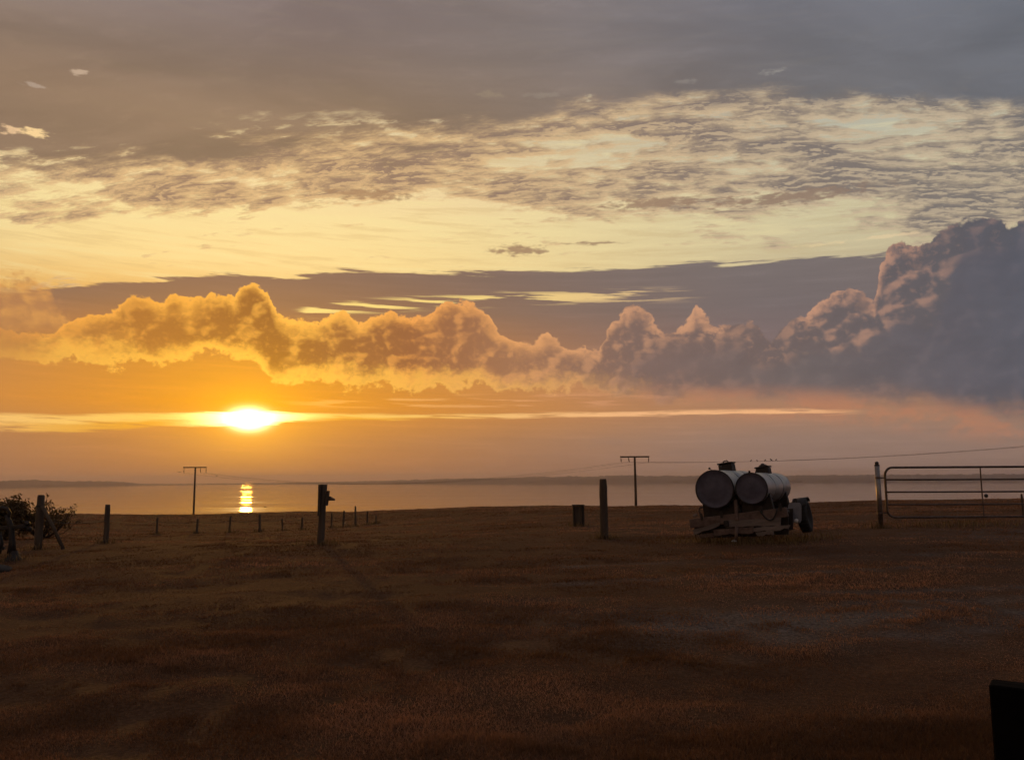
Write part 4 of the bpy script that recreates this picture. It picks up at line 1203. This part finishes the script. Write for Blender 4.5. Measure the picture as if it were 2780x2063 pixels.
# ------------------------------------------------------------------ old implement and stone at the left edge
Yi = 15.0
g = gpt(30, Yi); root = empty('farm_implement', g)
def Lp(px, py, dy=0.0): return at(px, py, Yi + dy) - g
m = MB(); m.tube([Lp(31, 1502), Lp(33, 1470), Lp(31, 1435), Lp(25, 1415), Lp(18, 1398)], [0.075, 0.055, 0.05, 0.048, 0.04], 10, jit=0.05); m.build('stem', MAT['black_steel'], root)
m = MB(); q = Lp(37, 1508); m.lathe([(-0.12, 0.16), (0.02, 0.145), (0.06, 0.10), (0.16, 0.06)], (q.x, 0, 0.03), (0, 0, 1), 14); m.build('foot', MAT['black_steel'], root)
m = MB(); m.beam(Lp(-60, 1438), Lp(72, 1428), 0.075, 0.07, 0.01); bar = m.build('cross_bar', MAT['black_steel'], root)
m = MB(); q = Lp(74, 1421); m.lathe([(-0.05, 0.0), (-0.035, 0.04), (0, 0.05), (0.035, 0.04), (0.05, 0)], q, (1, 0, 0.2), 12); q = Lp(80, 1436); m.lathe([(-0.05, 0.0), (-0.035, 0.04), (0, 0.05), (0.035, 0.04), (0.05, 0)], q, (1, 0, -0.3), 12); m.build('fork_end', MAT['black_steel'], bar)
m = MB(); m.tube([Lp(22, 1405), Lp(26, 1392), Lp(20, 1381), Lp(6, 1378), Lp(-10, 1386), Lp(-16, 1400)], 0.034, 8); m.build('curved_handle', MAT['black_steel'], root)
m = MB(); m.tube([Lp(-8, 1500), Lp(2, 1475), Lp(-4, 1445)], [0.07, 0.05, 0.05], 10); m.tube([Lp(-8, 1492, .2), Lp(12, 1487, .2)], 0.03, 8); m.build('rear_leg', MAT['black_steel'], root)
tag(root, 'rusty old farm implement with forked cross bar at left edge', 'implement')

g = gpt(10, 13.2); o = MB()
n1, n2 = 9, 12; vs = []; 
for i in range(n1 + 1):
    th = math.pi * i / n1
    for k in range(n2):
        ph = 2 * math.pi * k / n2; rr = 1 + random.uniform(-.12, .12)
        vs.append((0.17 * rr * math.sin(th) * math.cos(ph), 0.13 * rr * math.sin(th) * math.sin(ph), 0.075 * rr * math.cos(th) + 0.03))
fs = [(i * n2 + k, (i + 1) * n2 + k, (i + 1) * n2 + (k + 1) % n2, i * n2 + (k + 1) % n2) for i in range(n1) for k in range(n2)]
o.add(vs, fs, True); ob = o.build('stone', MAT['stone']); ob.location = g
tag(ob, 'dark stone lying in the grass below the farm implement', 'stone')


# ------------------------------------------------------------------ shrubs at the left
def shrub(name, px, Y, w_, h_, dense, label, nl, seedv):
    rg = np.random.default_rng(seedv); rd = random.Random(seedv)
    g = gpt(px, Y); root = empty(name, g)
    m = MB(); tips = []
    for k in range(26 if dense else 34):
        a = rd.uniform(0, 6.283); sp_ = math.sqrt(rd.random())
        ex_ = Vector((math.cos(a) * sp_ * w_ / 2, math.sin(a) * sp_ * w_ / 2 * 0.8, 0))
        hh = h_ * (math.sqrt(max(0.05, 1 - sp_ ** 2 * 0.85)) if dense else rd.uniform(0.55, 1.12) * (1 - 0.35 * sp_))
        p0 = Vector((rd.uniform(-.1, .1), rd.uniform(-.1, .1), -0.05)); p2 = Vector((ex_.x, ex_.y, hh)); p1 = p0.lerp(p2, 0.5) + Vector((ex_.x * 0.12, ex_.y * 0.12, -0.05 * h_)) + Vector((rd.uniform(-.06, .06), rd.uniform(-.06, .06), 0))
        m.tube([p0, p1, p2], [0.018, 0.011, 0.004], 5); tips.append((p0, p1, p2))
        for j in range(5):
            t = rd.uniform(0.4, 0.95); s_ = p1.lerp(p2, (t - .4) / .6); e_ = s_ + Vector((rd.uniform(-.22, .22), rd.uniform(-.22, .22), rd.uniform(0.02, .24)))
            m.tube([s_, e_], [0.006, 0.003], 4); tips.append((s_, s_.lerp(e_, .5), e_))
    m.build('branches', MAT['bark'], root)
    P = []
    for _ in range(nl):
        a, b, c = rd.choice(tips); t = rd.uniform(0.15 if dense else 0.5, 1.02)
        q = a.lerp(b, t * 2) if t < .5 else b.lerp(c, t * 2 - 1)
        sp_ = 0.10 if dense else 0.045
        P.append((q.x + rd.gauss(0, sp_), q.y + rd.gauss(0, sp_), max(0.0, q.z + rd.gauss(0, sp_ * .8))))
    P = np.array(P); n = len(P)
    d1 = rg.normal(size=(n, 3)); d1 /= np.linalg.norm(d1, axis=1)[:, None]
    d2 = np.cross(d1, rg.normal(size=(n, 3))); d2 /= np.linalg.norm(d2, axis=1)[:, None]
    s1 = (0.030 + 0.028 * rg.random(n))[:, None]; s2 = s1 * 0.5
    v = np.stack([P - d1 * s1, P + d2 * s2, P + d1 * s1, P - d2 * s2], 1).reshape(-1, 3)
    lo = np_mesh('foliage', v, np.arange(4 * n).reshape(-1, 4), LEAF); lo.parent = root
    c = np.array([0.075, 0.05, 0.02]) * (0.5 + rg.random((n, 1))) + np.array([0.06, 0.025, 0.005]) * rg.random((n, 1))
    ca = lo.data.color_attributes.new('tint', 'FLOAT_COLOR', 'POINT'); rgba = np.ones((n, 4, 4), np.float32); rgba[:, :, :3] = c[:, None, :]
    ca.data.foreach_set('color', rgba.ravel())
    tag(root, label, 'shrub', 'shrubs at the left edge')


LEAF = leaf_material('shrub_leaf', 0.3)
shrub('shrub', 5, 24.0, 2.0, 1.22, True, 'dense rounded shrub cut off by the left edge', 9000, 3)
shrub('shrub', 120, 25.0, 2.0, 1.32, False, 'loose twiggy shrub behind the braced corner post', 1500, 5)

# ------------------------------------------------------------------ long grass left standing at the feet of things
spots = [(gpt(px_, Y_), n_, r_) for px_, Y_, n_, r_ in ((1637, 16.95, 120, 0.16), (873, 17.1, 140, 0.2), (108, 17.9, 120, 0.2), (293, 20.4, 90, 0.16), (1570, 22.5, 110, 0.24),
         (2389, 17.4, 110, 0.15), (2184, 15.3, 160, 0.3), (1905, 15.5, 200, 0.35), (1990, 15.2, 160, 0.35), (2080, 14.9, 180, 0.35), (2130, 14.9, 120, 0.25), (2664, 17.6, 160, 0.6), (2540, 17.6, 160, 0.6), (30, 14.9, 120, 0.25))]
spots += [(gpt(s_[0], s_[1] - 0.05), 45, 0.14) for s_ in stakes]
bx = np.concatenate([g_.x + rng.normal(0, r_, n_) for g_, n_, r_ in spots]); by = np.concatenate([g_.y + rng.normal(0, r_ * 0.7, n_) for g_, n_, r_ in spots])
nb = len(bx); hb_ = 0.06 + 0.14 * rng.random(nb) ** 1.6; wb = 0.006 + 0.0006 * by; ab_ = rng.random(nb) * 6.283; lb_ = rng.random(nb) * 6.283; ln_ = hb_ * (0.2 + 0.5 * rng.random(nb))
zb_ = gz(bx, by) - 0.01
dx_, dy_ = np.cos(ab_) * wb / 2, np.sin(ab_) * wb / 2
pA = np.stack([bx - dx_, by - dy_, zb_], 1); pB = np.stack([bx + dx_, by + dy_, zb_], 1)
mxp = np.stack([bx + np.cos(lb_) * ln_ * 0.35, by + np.sin(lb_) * ln_ * 0.35, zb_ + hb_ * 0.6], 1)
pC = mxp + np.stack([dx_ * 0.7, dy_ * 0.7, dx_ * 0], 1); pD = mxp - np.stack([dx_ * 0.7, dy_ * 0.7, dx_ * 0], 1)
pE = np.stack([bx + np.cos(lb_) * ln_, by + np.sin(lb_) * ln_, zb_ + hb_], 1)
vb = np.stack([pA, pB, pC, pD, pE], 1).reshape(-1, 3); ib = np.arange(nb)[:, None] * 5
fb = np.concatenate([ib + np.array([[0, 1, 2]]), ib + np.array([[0, 2, 3]]), ib + np.array([[3, 2, 4]])])
lg = np_mesh('long_grass', vb, fb, bpy.data.materials['grass_blade'])
ca = lg.data.color_attributes.new('tint', 'FLOAT_COLOR', 'POINT'); cb = np.ones((nb, 5, 4), np.float32)
cb[:, :, :3] = (np.array([0.07, 0.05, 0.02]) + np.array([0.16, 0.10, 0.055]) * rng.random((nb, 1)))[:, None, :]
ca.data.foreach_set('color', cb.ravel())
tag(lg, 'long dry grass left standing round posts and trailer', 'grass', kind='stuff')

# ------------------------------------------------------------------ the evening air
HZ = MB(); HZ.box((0, 4600, 10.0), (17000, 10400, 76.0))
hm = bpy.data.materials.new('evening_haze'); hm.use_nodes = True
ht_ = hm.node_tree; ht_.nodes.clear()
pv = ht_.nodes.new('ShaderNodeVolumePrincipled'); ho = ht_.nodes.new('ShaderNodeOutputMaterial')
pv.inputs['Color'].default_value = (0.90, 0.83, 0.93, 1); pv.inputs['Density'].default_value = 1.6e-4; pv.inputs['Anisotropy'].default_value = 0.42
ht_.links.new(pv.outputs[0], ho.inputs['Volume'])
hz = HZ.build('haze', hm)
tag(hz, 'thin evening haze over the whole bay', 'haze', kind='stuff')
